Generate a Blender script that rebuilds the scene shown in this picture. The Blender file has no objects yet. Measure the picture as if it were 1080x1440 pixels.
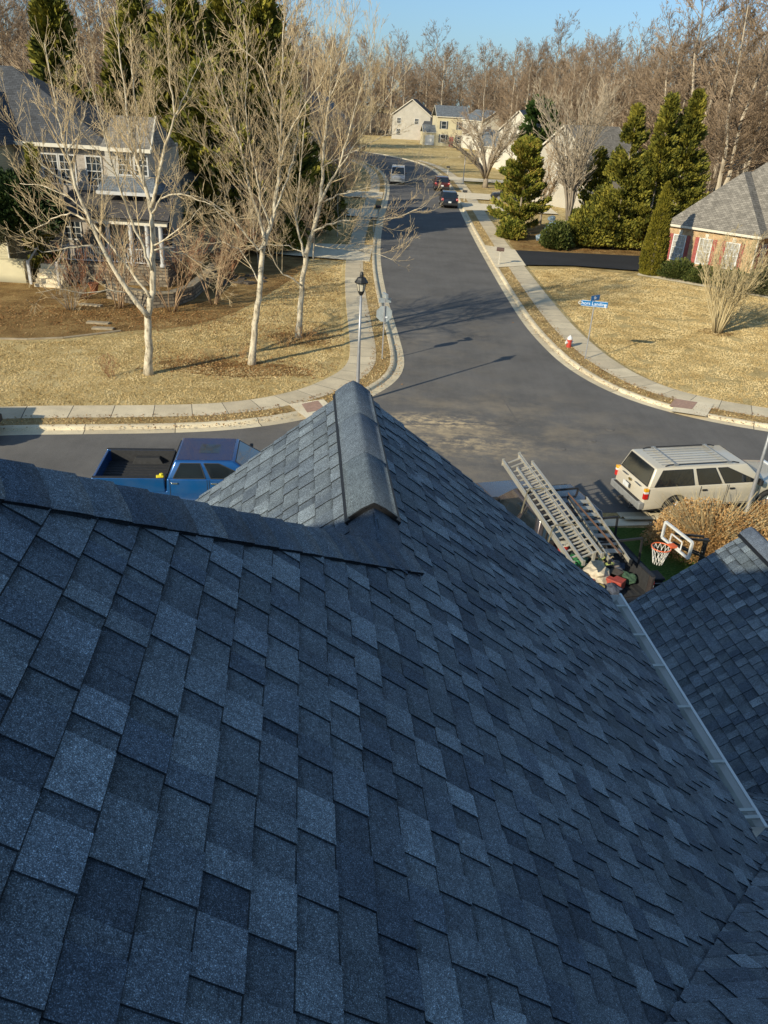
import bpy, bmesh, math, random
from mathutils import Vector, Matrix, geometry, noise
sc = bpy.context.scene
COL = sc.collection
PI = math.pi
R = math.radians
V = Vector
H = 10.6                                   # eye height above the street
# ---------------------------------------------------------------- camera
FPX, PITCH, ROLL = 1120.0, R(27.6), R(3.3)
_F = V((0, math.cos(PITCH), -math.sin(PITCH))); _R = V((1, 0, 0)); _U = V((0, math.sin(PITCH), math.cos(PITCH)))
CR = _R*math.cos(ROLL) + _U*math.sin(ROLL); CU = _U*math.cos(ROLL) - _R*math.sin(ROLL)
def ray(x, y): return _F*FPX + CR*(x-540) - CU*(y-720)
def G(x, y, z=0.0):                        # surveyed point of the photograph at height z
    d = ray(x, y); return V((0, 0, H)) + d*((z-H)/d.z)
def PY(x, y, Y):                           # the same on the upright plane Y
    d = ray(x, y); return V((0, 0, H)) + d*(Y/d.y)
cam = bpy.data.cameras.new('camera'); co = bpy.data.objects.new('camera', cam); COL.objects.link(co)
cam.sensor_fit = 'VERTICAL'; cam.sensor_height = 36; cam.lens = 36*FPX/1440; cam.clip_start = .05; cam.clip_end = 3000
co.matrix_world = Matrix(((CR.x, CU.x, -_F.x, 0), (CR.y, CU.y, -_F.y, 0), (CR.z, CU.z, -_F.z, H), (0, 0, 0, 1)))
sc.camera = co
# ---------------------------------------------------------------- light
SAZ, SEL = R(222.5), R(25.2)
w = bpy.data.worlds.new('World'); sc.world = w; w.use_nodes = True
nt = w.node_tree; sky = nt.nodes.new('ShaderNodeTexSky'); sky.sky_type = 'NISHITA'; sky.sun_disc = False
sky.sun_elevation = SEL; sky.sun_rotation = SAZ; sky.air_density = 1.1; sky.dust_density = .3; sky.ozone_density = 2.2
bg = nt.nodes['Background']; bg.inputs[1].default_value = .13; tn = nt.nodes.new('ShaderNodeMix'); tn.data_type = 'RGBA'; tn.blend_type = 'MULTIPLY'; tn.inputs[0].default_value = 1; 
gm_ = nt.nodes.new('ShaderNodeTexCoord'); sp_ = nt.nodes.new('ShaderNodeSeparateXYZ'); nt.links.new(gm_.outputs['Generated'], sp_.inputs[0])
rp_ = nt.nodes.new('ShaderNodeValToRGB'); e_ = rp_.color_ramp.elements; e_[0].position = 0; e_[0].color = (.36, .56, .90, 1); e_[1].position = .35; e_[1].color = (.98, 1.04, 1.02, 1); nt.links.new(sp_.outputs[2], rp_.inputs[0]); nt.links.new(rp_.outputs[0], tn.inputs[7]); nt.links.new(sky.outputs[0], tn.inputs[6]); nt.links.new(tn.outputs[2], bg.inputs[0])
sun = bpy.data.lights.new('sun', 'SUN'); sun.energy = 5.0; sun.angle = R(.53); sun.color = (1, .91, .70)
so = bpy.data.objects.new('sun', sun); COL.objects.link(so)
sd = V((math.sin(SAZ)*math.cos(SEL), math.cos(SAZ)*math.cos(SEL), math.sin(SEL)))
so.rotation_euler = sd.to_track_quat('Z', 'Y').to_euler(); so.location = (0, 0, 60)
sc.view_settings.view_transform = 'Standard'; sc.view_settings.look = 'None'; sc.view_settings.exposure = 0
sc.cycles.max_bounces = 5; sc.cycles.diffuse_bounces = 2; sc.cycles.transparent_max_bounces = 6
# ---------------------------------------------------------------- materials
class NT:
    def __init__(s, name):
        s.m = bpy.data.materials.new(name); s.m.use_nodes = True; s.t = s.m.node_tree
        s.b = s.t.nodes['Principled BSDF']
        s.tc = s.t.nodes.new('ShaderNodeTexCoord')
    def n(s, typ, **kw):
        o = s.t.nodes.new(typ)
        for k, v in kw.items():
            if k in o.inputs: o.inputs[k].default_value = v
            else: setattr(o, k, v)
        return o
    def l(s, a, b): s.t.links.new(a, b)
    def coord(s, kind='Object', scale=(1, 1, 1), rot=(0, 0, 0)):
        m = s.n('ShaderNodeMapping'); m.inputs['Scale'].default_value = scale; m.inputs['Rotation'].default_value = rot
        s.l(s.tc.outputs[kind], m.inputs[0]); return m.outputs[0]
    def noise(s, scale, detail=3, rough=.6, vec=None, kind='Object'):
        n = s.n('ShaderNodeTexNoise'); n.inputs['Scale'].default_value = scale; n.inputs['Detail'].default_value = detail
        n.inputs['Roughness'].default_value = rough; s.l(vec if vec else s.tc.outputs[kind], n.inputs['Vector']); return n.outputs['Fac']
    def ramp(s, fac, stops):
        r = s.n('ShaderNodeValToRGB'); e = r.color_ramp.elements
        while len(e) < len(stops): e.new(.5)
        for i, (p, c) in enumerate(stops):
            e[i].position = p; e[i].color = (*c, 1) if len(c) == 3 else c
        s.l(fac, r.inputs[0]); return r.outputs[0]
    def mix(s, a, b, fac, mode='MIX'):
        m = s.n('ShaderNodeMix', data_type='RGBA', blend_type=mode)
        for i, v in ((0, fac), (6, a), (7, b)):
            if isinstance(v, (int, float)): m.inputs[i].default_value = v
            elif isinstance(v, tuple): m.inputs[i].default_value = (*v, 1)
            else: s.l(v, m.inputs[i])
        return m.outputs[2]
    def math(s, op, a, b=0.0, clamp=False):
        m = s.n('ShaderNodeMath', operation=op, use_clamp=clamp)
        for i, v in ((0, a), (1, b)):
            if isinstance(v, (int, float)): m.inputs[i].default_value = v
            else: s.l(v, m.inputs[i])
        return m.outputs[0]
    def col(s, c):
        if isinstance(c, tuple): s.b.inputs['Base Color'].default_value = (*c, 1)
        else: s.l(c, s.b.inputs['Base Color'])
    def bump(s, h, st=.3, dist=.01):
        b = s.n('ShaderNodeBump'); b.inputs['Strength'].default_value = st; b.inputs['Distance'].default_value = dist
        s.l(h, b.inputs['Height']); s.l(b.outputs[0], s.b.inputs['Normal'])
    def set(s, rough=.8, metal=0, spec=None, coat=None):
        s.b.inputs['Roughness'].default_value = rough; s.b.inputs['Metallic'].default_value = metal
        if spec is not None: s.b.inputs['Specular IOR Level'].default_value = spec
        if coat is not None: s.b.inputs['Coat Weight'].default_value = coat; s.b.inputs['Coat Roughness'].default_value = .05
        return s.m
def plain(name, c, rough=.6, metal=0, var=.18, scale=6, coat=None, bump=0, spec=None):
    n = NT(name); f = n.noise(scale, 4)
    n.col(n.ramp(f, [(.25, tuple(x*(1-var) for x in c)), (.75, tuple(min(1, x*(1+var)) for x in c))]))
    if bump: n.bump(n.noise(scale*8, 3), bump)
    return n.set(rough, metal, spec, coat)
def leaf_mat(name, stops, rough=.7, sc_=.7):
    n = NT(name); g = n.n('ShaderNodeNewGeometry')
    f = n.math('MULTIPLY', n.noise(sc_, 3), 1.25); f2 = n.math('MULTIPLY', g.outputs['Random Per Island'], .45)
    f3 = n.math('SUBTRACT', n.math('ADD', f, f2), .35, True)
    n.col(n.ramp(f3, stops)); n.b.inputs['Specular IOR Level'].default_value = .25
    return n.set(rough)
# ---------------------------------------------------------------- mesh builder
class MB:
    def __init__(s): s.v = []; s.f = []; s.mi = []; s.uv = None; s.cc = None
    def add(s, vs, fs, mi=0):
        o = len(s.v); s.v.extend(vs)
        for f in fs: s.f.append(tuple(i+o for i in f)); s.mi.append(mi)
    def quad(s, a, b, c, d, mi=0): s.add([tuple(a), tuple(b), tuple(c), tuple(d)], [(0, 1, 2, 3)], mi)
    def box(s, c, d, rz=0, mi=0, M=None, taper=1):
        x, y, z = d[0]/2, d[1]/2, d[2]/2; vs = []
        for sz in (-1, 1):
            k = taper if sz > 0 else 1
            for sx, sy in ((-1, -1), (1, -1), (1, 1), (-1, 1)):
                p = V((sx*x*k, sy*y*k, sz*z))
                if rz: p = Matrix.Rotation(rz, 3, 'Z') @ p
                if M: p = M @ p
                vs.append(tuple(p+V(c)))
        s.add(vs, [(3, 2, 1, 0), (4, 5, 6, 7), (0, 1, 5, 4), (1, 2, 6, 5), (2, 3, 7, 6), (3, 0, 4, 7)], mi)
    def bar(s, a, b, wd, ht, up=V((0, 0, 1)), mi=0):       # a box between two points
        a, b = V(a), V(b); d = (b-a); L = d.length
        if L < 1e-6: return
        d /= L; sd_ = d.cross(up)
        if sd_.length < 1e-4: sd_ = d.cross(V((1, 0, 0)))
        sd_.normalize(); u = sd_.cross(d)
        vs = [tuple(p + sd_*(i*wd/2) + u*(j*ht/2)) for p in (a, b) for i, j in ((-1, -1), (1, -1), (1, 1), (-1, 1))]
        s.add(vs, [(3, 2, 1, 0), (4, 5, 6, 7), (0, 1, 5, 4), (1, 2, 6, 5), (2, 3, 7, 6), (3, 0, 4, 7)], mi)
    def tube(s, pts, rs, k=6, mi=0, cap=True, closed=False):
        n = len(pts); 
        if n < 2: return
        o = len(s.v); px = pts[0]; ax = None
        for i in range(n):
            a = pts[max(0, i-1)]; b = pts[min(n-1, i+1)]
            d = V((b[0]-a[0], b[1]-a[1], b[2]-a[2]))
            if d.length < 1e-9: d = V((0, 0, 1))
            d.normalize()
            if ax is None:
                ax = d.cross(V((0, 0, 1)));
                if ax.length < .1: ax = d.cross(V((1, 0, 0)))
            else: ax = ax - d*ax.dot(d)
            if ax.length < 1e-4: ax = d.orthogonal()
            ax.normalize(); ay = d.cross(ax); r = rs[i] if not isinstance(rs, (int, float)) else rs; p = pts[i]
            for j in range(k):
                t = 2*PI*j/k; c_, s_ = math.cos(t)*r, math.sin(t)*r
                s.v.append((p[0]+ax.x*c_+ay.x*s_, p[1]+ax.y*c_+ay.y*s_, p[2]+ax.z*c_+ay.z*s_))
        for i in range(n-1):
            for j in range(k):
                q = (j+1) % k; s.f.append((o+i*k+j, o+i*k+q, o+(i+1)*k+q, o+(i+1)*k+j)); s.mi.append(mi)
        if cap and k > 3:
            s.f.append(tuple(o+j for j in range(k-1, -1, -1))); s.mi.append(mi)
            s.f.append(tuple(o+(n-1)*k+j for j in range(k))); s.mi.append(mi)
    def lathe(s, c, prof, k=16, mi=0, M=None, arc=None):
        o = len(s.v); c = V(c)
        for r, z in prof:
            for j in range(k):
                t = 2*PI*j/k; p = V((r*math.cos(t), r*math.sin(t), z))
                if M: p = M @ p
                s.v.append(tuple(p+c))
        for i in range(len(prof)-1):
            for j in range(k):
                q = (j+1) % k; s.f.append((o+i*k+j, o+i*k+q, o+(i+1)*k+q, o+(i+1)*k+j)); s.mi.append(mi)
        s.f.append(tuple(o+j for j in range(k-1, -1, -1))); s.mi.append(mi)
        s.f.append(tuple(o+(len(prof)-1)*k+j for j in range(k))); s.mi.append(mi)
    def prism(s, poly, fn, t0, t1, mi=0):                   # poly (a,b) -> fn(a,b,t)
        n = len(poly); vs = [tuple(fn(a, b, t0)) for a, b in poly] + [tuple(fn(a, b, t1)) for a, b in poly]
        fs = [(i, (i+1) % n, n+(i+1) % n, n+i) for i in range(n)] + [tuple(range(n-1, -1, -1)), tuple(range(n, 2*n))]
        s.add(vs, fs, mi)
    def build(s, name, m, parent=None, smooth=False, bevel=0, seg=2, fixn=False):
        me = bpy.data.meshes.new(name); me.from_pydata(s.v, [], s.f)
        ms = m if isinstance(m, (list, tuple)) else [m]
        for x in ms: me.materials.append(x)
        if len(ms) > 1: me.polygons.foreach_set('material_index', s.mi)
        if smooth: me.polygons.foreach_set('use_smooth', [True]*len(me.polygons))
        if s.cc:
            a = me.color_attributes.new('tone', 'FLOAT_COLOR', 'CORNER'); a.data.foreach_set('color', s.cc)
        if s.uv:
            u = me.uv_layers.new(name='UVMap'); u.data.foreach_set('uv', s.uv)
        me.update()
        if fixn:
            bm = bmesh.new(); bm.from_mesh(me); bmesh.ops.remove_doubles(bm, verts=bm.verts, dist=1e-5)
            bmesh.ops.recalc_face_normals(bm, faces=bm.faces); bm.to_mesh(me); bm.free()
        o = bpy.data.objects.new(name, me); COL.objects.link(o)
        if parent: o.parent = parent
        if bevel:
            b = o.modifiers.new('bevel', 'BEVEL'); b.width = bevel; b.segments = seg; b.limit_method = 'ANGLE'; b.angle_limit = R(28)
            b.harden_normals = False
        return o
def tag(o, label=None, cat=None, group=None, kind=None):
    if label: o['label'] = label
    if cat: o['category'] = cat
    if group: o['group'] = group
    if kind: o['kind'] = kind
    return o
def empty(name, loc=(0, 0, 0), rz=0, label=None, cat=None, group=None, scale=1):
    o = bpy.data.objects.new(name, None); COL.objects.link(o); o.location = loc; o.rotation_euler = (0, 0, rz)
    o.scale = (scale,)*3; o.empty_display_size = .2; return tag(o, label, cat, group)
def dup(root, loc, rz=0, label=None, scale=None, group=None):
    r = root.copy(); COL.objects.link(r); r.location = loc; r.rotation_euler = (0, 0, rz)
    if scale: r.scale = scale if isinstance(scale, tuple) else (scale,)*3
    if label: r['label'] = label
    if group: r['group'] = group
    for ch in list(root.children):
        c = ch.copy(); COL.objects.link(c); c.parent = r
        for g in list(ch.children):
            d = g.copy(); COL.objects.link(d); d.parent = c
    return r
def struct(mb, name, m, **k): return tag(mb.build(name, m, **k), kind='structure')
def smoothline(pts, it=2):
    for _ in range(it):
        q = [pts[0]]
        for a, b in zip(pts, pts[1:]):
            q.append((a[0]*.75+b[0]*.25, a[1]*.75+b[1]*.25)); q.append((a[0]*.25+b[0]*.75, a[1]*.25+b[1]*.75))
        q.append(pts[-1]); pts = q
    return pts
def flat_poly(mb, pts, z, mi=0):
    vs = [V((p[0], p[1], z)) for p in pts]
    tris = geometry.tessellate_polygon([vs])
    o = len(mb.v); mb.v.extend([tuple(v) for v in vs])
    for t in tris:
        a, b, c = (vs[i] for i in t)
        if (b-a).cross(c-a).z < 0: t = (t[0], t[2], t[1])
        mb.f.append(tuple(o+i for i in t)); mb.mi.append(mi)
# ================================================================ SETTING
def lawn_mat(name, stops, big=.12, fine=9):
    n = NT(name)
    a = n.noise(big, 4, .6); b = n.noise(fine, 5, .75, n.coord('Object', (1, 1.7, 1), (0, 0, .5))); c = n.noise(1.1, 3)
    f = n.math('ADD', n.math('MULTIPLY', b, 1.5), n.math('ADD', n.math('MULTIPLY', a, .75), n.math('MULTIPLY', c, .70)))
    n.col(n.ramp(n.math('SUBTRACT', f, .98, True), stops)); n.bump(b, 1.0, .12); return n.set(.95, spec=.1)
M_lawn = lawn_mat('dormant_lawn', [(.08, (.20, .125, .045)), (.28, (.42, .29, .115)), (.48, (.64, .475, .21)), (.68, (.78, .61, .31)), (.93, (.88, .73, .44))])
M_lawng = lawn_mat('green_dormant_lawn', [(.1, (.06, .07, .015)), (.4, (.20, .17, .05)), (.65, (.35, .28, .10)), (.9, (.48, .38, .17))])
M_green = lawn_mat('green_lawn', [(.1, (.03, .055, .012)), (.4, (.08, .15, .03)), (.65, (.14, .22, .05)), (.95, (.26, .27, .10))], .4, 14)
M_woods = lawn_mat('woodland_floor', [(.1, (.05, .035, .018)), (.5, (.14, .095, .05)), (.9, (.27, .19, .11))], .05, 3)
M_mulch = lawn_mat('leafy_mulch', [(.1, (.09, .055, .02)), (.35, (.26, .155, .06)), (.6, (.44, .28, .11)), (.9, (.66, .48, .22))], .5, 12)
M_verge = lawn_mat('verge_grass', [(.1, (.24, .15, .06)), (.4, (.48, .33, .14)), (.7, (.64, .46, .23)), (.95, (.76, .60, .34))], .5, 12)
def conc_mat(name, c, joint=1.5, warm=.12):
    n = NT(name)
    f = n.noise(1.3, 5); g = n.noise(30, 3)
    base = n.ramp(f, [(.3, tuple(x*.82 for x in c)), (.7, tuple(x*1.08 for x in c))])
    base = n.mix(base, n.ramp(g, [(.35, (.75, .74, .72)), (.65, (1, 1, 1))]), .6, 'MULTIPLY')
    uv = n.n('ShaderNodeSeparateXYZ'); n.l(n.tc.outputs['UV'], uv.inputs[0])
    u = n.math('FRACT', n.math('DIVIDE', uv.outputs[0], joint)); j = n.math('LESS_THAN', n.math('ABSOLUTE', n.math('SUBTRACT', u, .5)), .012/joint*1.2)
    cell = n.math('FLOOR', n.math('DIVIDE', n.math('ADD', uv.outputs[0], joint/2), joint)); wn = n.n('ShaderNodeTexWhiteNoise', noise_dimensions='1D'); n.l(cell, wn.inputs['W'])
    base = n.mix(base, n.ramp(wn.outputs['Value'], [(0, (.84, .82, .8)), (1, (1.05, 1.04, 1.02))]), 1.0, 'MULTIPLY')
    n.col(n.mix(base, (.09, .075, .06), j)); n.bump(g, .25, .01); return n.set(.85, spec=.3)
M_walk = conc_mat('sidewalk_concrete', (.80, .68, .48), 1.45)
M_curb = conc_mat('curb_concrete', (.86, .74, .52), 3.0)
M_conc = plain('plain_concrete', (.80, .68, .48), .85, var=.14, scale=1.2, bump=.2)
def asphalt_mat(name, c, dust=None):
    n = NT(name); a = n.noise(.35, 4, .65); b = n.noise(55, 3, .7); st = n.noise(1.1, 4, .7, n.coord('Object', (3.2, .18, 1)))
    base = n.ramp(a, [(.3, tuple(x*.80 for x in c)), (.7, tuple(x*1.18 for x in c))])
    base = n.mix(base, n.ramp(b, [(.3, (.62, .62, .62)), (.72, (1.35, 1.33, 1.3))]), .8, 'MULTIPLY')
    base = n.mix(base, n.ramp(st, [(.35, (.90, .90, .91)), (.68, (1.12, 1.11, 1.09))]), .45, 'MULTIPLY')
    if dust:                                    # pale grit washed over the worn part of the junction
        for (dx, dy, rx, ry, amt, sc_) in dust:
            mp = n.n('ShaderNodeMapping'); mp.inputs['Location'].default_value = (-dx/rx, -dy/ry, 0); mp.inputs['Scale'].default_value = (1/rx, 1/ry, 0)
            n.l(n.tc.outputs['Object'], mp.inputs[0]); ln = n.n('ShaderNodeVectorMath', operation='LENGTH'); n.l(mp.outputs[0], ln.inputs[0])
            m = n.math('SUBTRACT', 1.0, ln.outputs['Value'], True)
            k = n.math('MULTIPLY', m, n.ramp(n.noise(sc_, 7, .72, n.coord('Object', (1, 1.35, 1), (0, 0, .35))), [(.45, (0, 0, 0)), (.62, (1, 1, 1))]))
            base = n.mix(base, (.60, .46, .28), n.math('MULTIPLY', k, amt, True))
    n.col(base); n.bump(b, .35, .01); return n.set(.88, spec=.25)
M_road = asphalt_mat('street_asphalt', (.155, .146, .137), [(2.6, 27.0, 9, 6.5, .35, .45), (1.5, 27.6, 3.2, 1.2, 1.7, 2.4), (2.6, 25.8, 3.6, 1.8, .9, 1.9), (2.0, 40, 6, 12, .12, .5)])
M_drive = asphalt_mat('driveway_asphalt', (.035, .036, .040))

mb = MB(); S = 900
N = 30; 
for i in range(N):
    for j in range(N):
        a = -S+2*S*i/N; b = -S+2*S*j/N; c = 2*S/N; mb.quad((a, b, 0), (a+c, b, 0), (a+c, b+c, 0), (a, b+c, 0))
struct(mb, 'ground', M_lawn, fixn=True)
# --- street edges, surveyed (asphalt edge)
LE = [(-60, 8), (-30, 18.6), (-18, 22.6), (-12.8, 24.2), (-10.3, 24.65), (-7.4, 25.2), (-5.5, 25.75), (-3.5, 26.8), (-1.8, 28.4), (-.7, 30.1), (.15, 32.0), (.5, 33.9), (.48, 36.0), (.2, 39.3), (-.2, 43.5), (-.7, 49.2), (-1.2, 56.6), (-1.5, 64.3), (-1.65, 73), (-1.65, 85), (-1.6, 95), (-1.6, 107), (-2, 120), (-3.2, 135), (-6.0, 150), (-11, 163), (-19, 174), (-40, 186), (-80, 196)]
RE = [(60, 33), (34, 28.6), (22, 27.9), (16, 28.25), (13.7, 28.9), (11.8, 29.75), (10.0, 31.2), (8.7, 33.3), (7.8, 36.1), (7.3, 39.6), (6.95, 43.5), (6.75, 50.1), (6.6, 57.6), (6.45, 66.6), (6.35, 77.8), (6.3, 90.7), (6.3, 105), (6.1, 120), (5.5, 135.2), (4.2, 148.5), (1.4, 161), (-4, 173.5), (-12, 183.5), (-38, 196), (-80, 206)]
NE = [(60, 26.5), (34, 22.9), (20, 22.4), (12, 21.9), (7.8, 21.15), (1.5, 20.5), (-6, 19.1), (-14, 17.6), (-30, 13.2), (-60, 2)]
LE, RE, NE = smoothline(LE), smoothline(RE), smoothline(NE)
mb = MB(); mb.v = []; flat_poly(mb, LE + RE[::-1] + NE, .004); struct(mb, 'street', M_road)
def profile(name, m, line, offs, side, clip=None):           # offs: list of (distance out, z)
    mb = MB(); n = len(line); mb.uv = []; L = 0; rows = []
    for i in range(n):
        a = V(line[max(0, i-1)]); b = V(line[min(n-1, i+1)]); d = (b-a).normalized(); nn = V((-d.y, d.x))*side
        if i: L += (V(line[i])-V(line[i-1])).length
        rows.append(([(line[i][0]+nn.x*o, line[i][1]+nn.y*o, z) for o, z in offs], L))
    k = len(offs)
    for r, _ in rows: mb.v.extend(r)
    for i in range(n-1):
        for j in range(k-1):
            q = (i*k+j, i*k+j+1, (i+1)*k+j+1, (i+1)*k+j)
            uvs = [(rows[i][1], offs[j][0]), (rows[i][1], offs[j+1][0]), (rows[i+1][1], offs[j+1][0]), (rows[i+1][1], offs[j][0])]
            if side > 0: q = q[::-1]; uvs = uvs[::-1]
            mb.f.append(q); mb.mi.append(0)
            for u in uvs: mb.uv.extend(u)
    return struct(mb, name, m)
CURB = [(-.03, .008), (.34, .012), (.40, .10), (.46, .125), (.58, .125), (.60, .10)]
for nm, line, side in (('curb_left', LE, 1), ('curb_right', RE, -1)):
    profile(nm, M_curb, line, CURB, side)
def sub(line, x0=None, x1=None, y0=None, y1=None):
    return [p for p in line if (x0 is None or p[0] >= x0) and (x1 is None or p[0] <= x1) and (y0 is None or p[1] >= y0) and (y1 is None or p[1] <= y1)]
LEs = [p for p in LE if p[0] > -30 and p[1] < 165]; REs = [p for p in RE if p[0] < 34 and p[1] < 165]
profile('verge_left', M_verge, LEs, [(.60, .10), (1.28, .105)], 1)
profile('sidewalk_left', M_walk, LEs, [(1.25, .112), (2.45, .115), (2.47, .06)], 1)
profile('lawn_edge_left', M_lawn, LEs, [(2.44, .095), (2.62, .06), (2.78, .002)], 1)
profile('verge_right', M_verge, REs, [(.60, .10), (1.38, .105)], -1)
profile('sidewalk_right', M_walk, REs, [(1.35, .112), (2.6, .115), (2.62, .06)], -1)
profile('lawn_edge_right', M_lawn, REs, [(2.59, .095), (2.78, .06), (2.95, .002)], -1)
profile('curb_near', M_curb, [p for p in NE if p[0] > 5.6], CURB, 1); profile('curb_near_west', M_curb, [p for p in NE if p[0] < .8], CURB, 1)
def sheet(name, m, pts, z, it=0, uv=False):
    mb = MB(); flat_poly(mb, smoothline(pts+[pts[0]], it)[:-1] if it else pts, z); return struct(mb, name, m)
# corner ramps with brick-red pads
M_pad = plain('red_ramp_pad', (.42, .26, .19), .85, var=.2, scale=9)
for k, pts in enumerate(([(405, 573), (455, 566), (475, 585), (432, 594)], [(960, 566), (1003, 572), (992, 590), (940, 582)])):
    sheet('ramp_landing', M_conc, [tuple(G(x, y)[:2]) for x, y in pts], .134)
sheet('ramp_pad', M_pad, [tuple(G(x, y)[:2]) for x, y in ((424, 573), (447, 568), (457, 580), (432, 585))], .140)
sheet('ramp_pad', M_pad, [tuple(G(x, y)[:2]) for x, y in ((948, 565), (980, 570), (972, 580), (940, 576))], .140)
# driveways
sheet('driveway_right', M_drive, [(8.9, 66.6), (14, 66.9), (34, 68.5), (34, 61.5), (18.3, 60.6), (13, 61.2), (8.95, 60.3)], .122)
mb = MB(); flat_poly(mb, [(6.95, 58.6), (9.3, 60.0), (9.3, 66.8), (6.95, 68.2)], .135); struct(mb, 'driveway_apron', M_conc)
for (x0, x1, y0, y1, side) in ((6.8, 17, 92, 97, 1), (6.8, 26, 103, 108, 1), (6.6, 20, 126, 130, 1)):
    mb = MB(); flat_poly(mb, [(x0, y0-1), (x1, y0), (x1, y1), (x0, y1+1)], .13); struct(mb, 'far_driveway_right', M_conc)
for (x0, x1, y0, y1) in ((-9, -2.05, 59, 64), (-14, -2.3, 82, 86), (-14, -2.3, 98, 103)):
    mb = MB(); flat_poly(mb, [(x0, y0), (x1, y0-1), (x1, y1+1), (x0, y1)], .13); struct(mb, 'far_driveway_left', M_conc)
sheet('front_path', M_conc, [(17.6, 60.3), (17.3, 59.5), (21.6, 56.3), (25.2, 53.4), (32, 49), (32.4, 49.8), (25.6, 54.3), (22.1, 57.2)], .012)
# our own side
sheet('driveway', M_drive, [(1.5, 20.6), (6.2, 21.0), (7.6, 15.5), (8.2, 9.3), (1.4, 8.4)], .010)
sheet('near_walk', M_conc, [(6.1, 20.55), (9.9, 21.2), (9.8, 20.75), (6.0, 20.1)], .016)
sheet('side_lawn', M_green, [(6.2, 20.1), (30, 22), (30, 6), (7.9, 9)], .008)
sheet('side_lawn', M_green, [(1.0, 20.0), (-25, 14.5), (-25, -10), (-.6, 0)], .008)
# beds and woods floor
bedL = [tuple(G(x, y)[:2]) for x, y in ((-60, 478), (0, 477), (60, 478), (120, 473), (170, 466), (250, 462), (318, 446), (372, 418), (420, 385), (440, 355))]
sheet('garden_bed', M_mulch, bedL + [(-6.5, 62), (-12, 66), (-30, 60), (-34, 40)], .006, 1)
mb = MB()
def blobpoly(c, rx, ry, seed, n=22):
    rr = random.Random(seed); return [(c[0]+math.cos(2*PI*i/n)*rx*rr.uniform(.8, 1.15), c[1]+math.sin(2*PI*i/n)*ry*rr.uniform(.8, 1.15)) for i in range(n)]
sheet('tree_bed', M_mulch, blobpoly((-6.6, 32.7), 3.4, 1.1, 3), .007, 1)
sheet('tree_bed', M_mulch, blobpoly((-4.5, 38.0), 1.6, 1.2, 5), .007, 1)
sheet('tree_bed', M_mulch, blobpoly((17.6, 43.8), .9, .8, 6), .007, 1)
sheet('hedge_bed', M_mulch, [(9.0, 67.3), (9.4, 72), (12, 84), (22, 84), (34, 74), (34, 69.3), (14, 67.6)], .008, 1)
sheet('house_bed', M_mulch, [(18.2, 61), (22, 57.8), (26, 54.8), (33, 51), (36, 58), (22, 66)], .006, 0)
sheet('woodland_floor', M_woods, [(-300, 262), (-60, 235), (0, 262), (30, 262), (40, 170), (30, 110), (36, 80), (70, 60), (300, 40), (600, 600), (-600, 600)], .010, 1)
sheet('woodland_floor', M_woods, [(-400, 90), (-60, 84), (-34, 100), (-18, 130), (-22, 190), (-80, 240), (-400, 250)], .012, 1)

sheet('greener_turf', M_lawng, blobpoly((12, 128), 9, 5, 10), .0035, 1)
# thin seams and lids in the street
M_seam = plain('seam_tar', (.15, .135, .12), .9, var=.3)
mb = MB()
for P in ([(598, 318), (603, 350), (613, 395)], [(704, 555), (718, 578), (732, 600)], [(560, 597), (640, 597), (728, 598)]):
    q = [G(x, y, .009) for x, y in P]
    for a, b in zip(q, q[1:]): mb.bar(a, b, .045, .002)
struct(mb, 'road_seams', M_seam)
for x, y in ((789, 631), (832, 620), (858, 604)):
    c = G(x, y); mb = MB(); mb.lathe((c.x, c.y, .005), [(.16, 0), (.16, .012), (.12, .016)], 18); tag(mb.build('valve_cover', M_seam), 'round utility valve lid set in the junction asphalt', 'valve cover', 'valve lids in the junction')
# fallen leaves
M_leaf = leaf_mat('fallen_leaf', [(.2, (.16, .07, .02)), (.5, (.36, .18, .06)), (.8, (.52, .34, .15))])
mb = MB(); rr = random.Random(4)
def leaf(x, y, z, s):
    a = rr.uniform(0, 6.3); t = rr.uniform(-.5, .5); d = V((math.cos(a), math.sin(a), t))*s; e = V((-math.sin(a), math.cos(a), rr.uniform(-.5, .5)))*s*.6; c = V((x, y, z))
    mb.quad(c-d, c+e, c+d, c-e)
for line, side, n0, n1 in ((LEs, 1, .45, 1.5), (REs, -1, .5, 1.6)):
    for _ in range(5200):
        i = rr.randrange(len(line)-1); a, b = V(line[i]), V(line[i+1])
        if a.y > 75 or a.x > 20: continue
        d = (b-a).normalized(); nn = V((-d.y, d.x))*side; p = a.lerp(b, rr.random()) + nn*rr.uniform(n0, n1) if rr.random() < .8 else a.lerp(b, rr.random()) + nn*rr.uniform(.05, .36)
        leaf(p.x, p.y, .13 if (p-a).length > .0 and True else .02, rr.uniform(.02, .045))
for c, rx, ry, n in (((-6.6, 32.9), 4.2, 1.5, 2600), ((-4.4, 38), 2.6, 2, 1300), ((-13, 40.5), 7.5, 3.2, 6500), ((-5.5, 50), 3, 8, 3000), ((10, 50), 2, 8, 500), ((14, 69.2), 5, 1.2, 1500), ((-20, 38.5), 6, 3, 3000)):
    for _ in range(n): leaf(c[0]+rr.gauss(0, rx*.5), c[1]+rr.gauss(0, ry*.5), .03, rr.uniform(.025, .06))
tag(mb.build('fallen_leaves', M_leaf), 'brown fallen leaves scattered on the verges and garden beds', 'leaves', kind='stuff')
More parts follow.
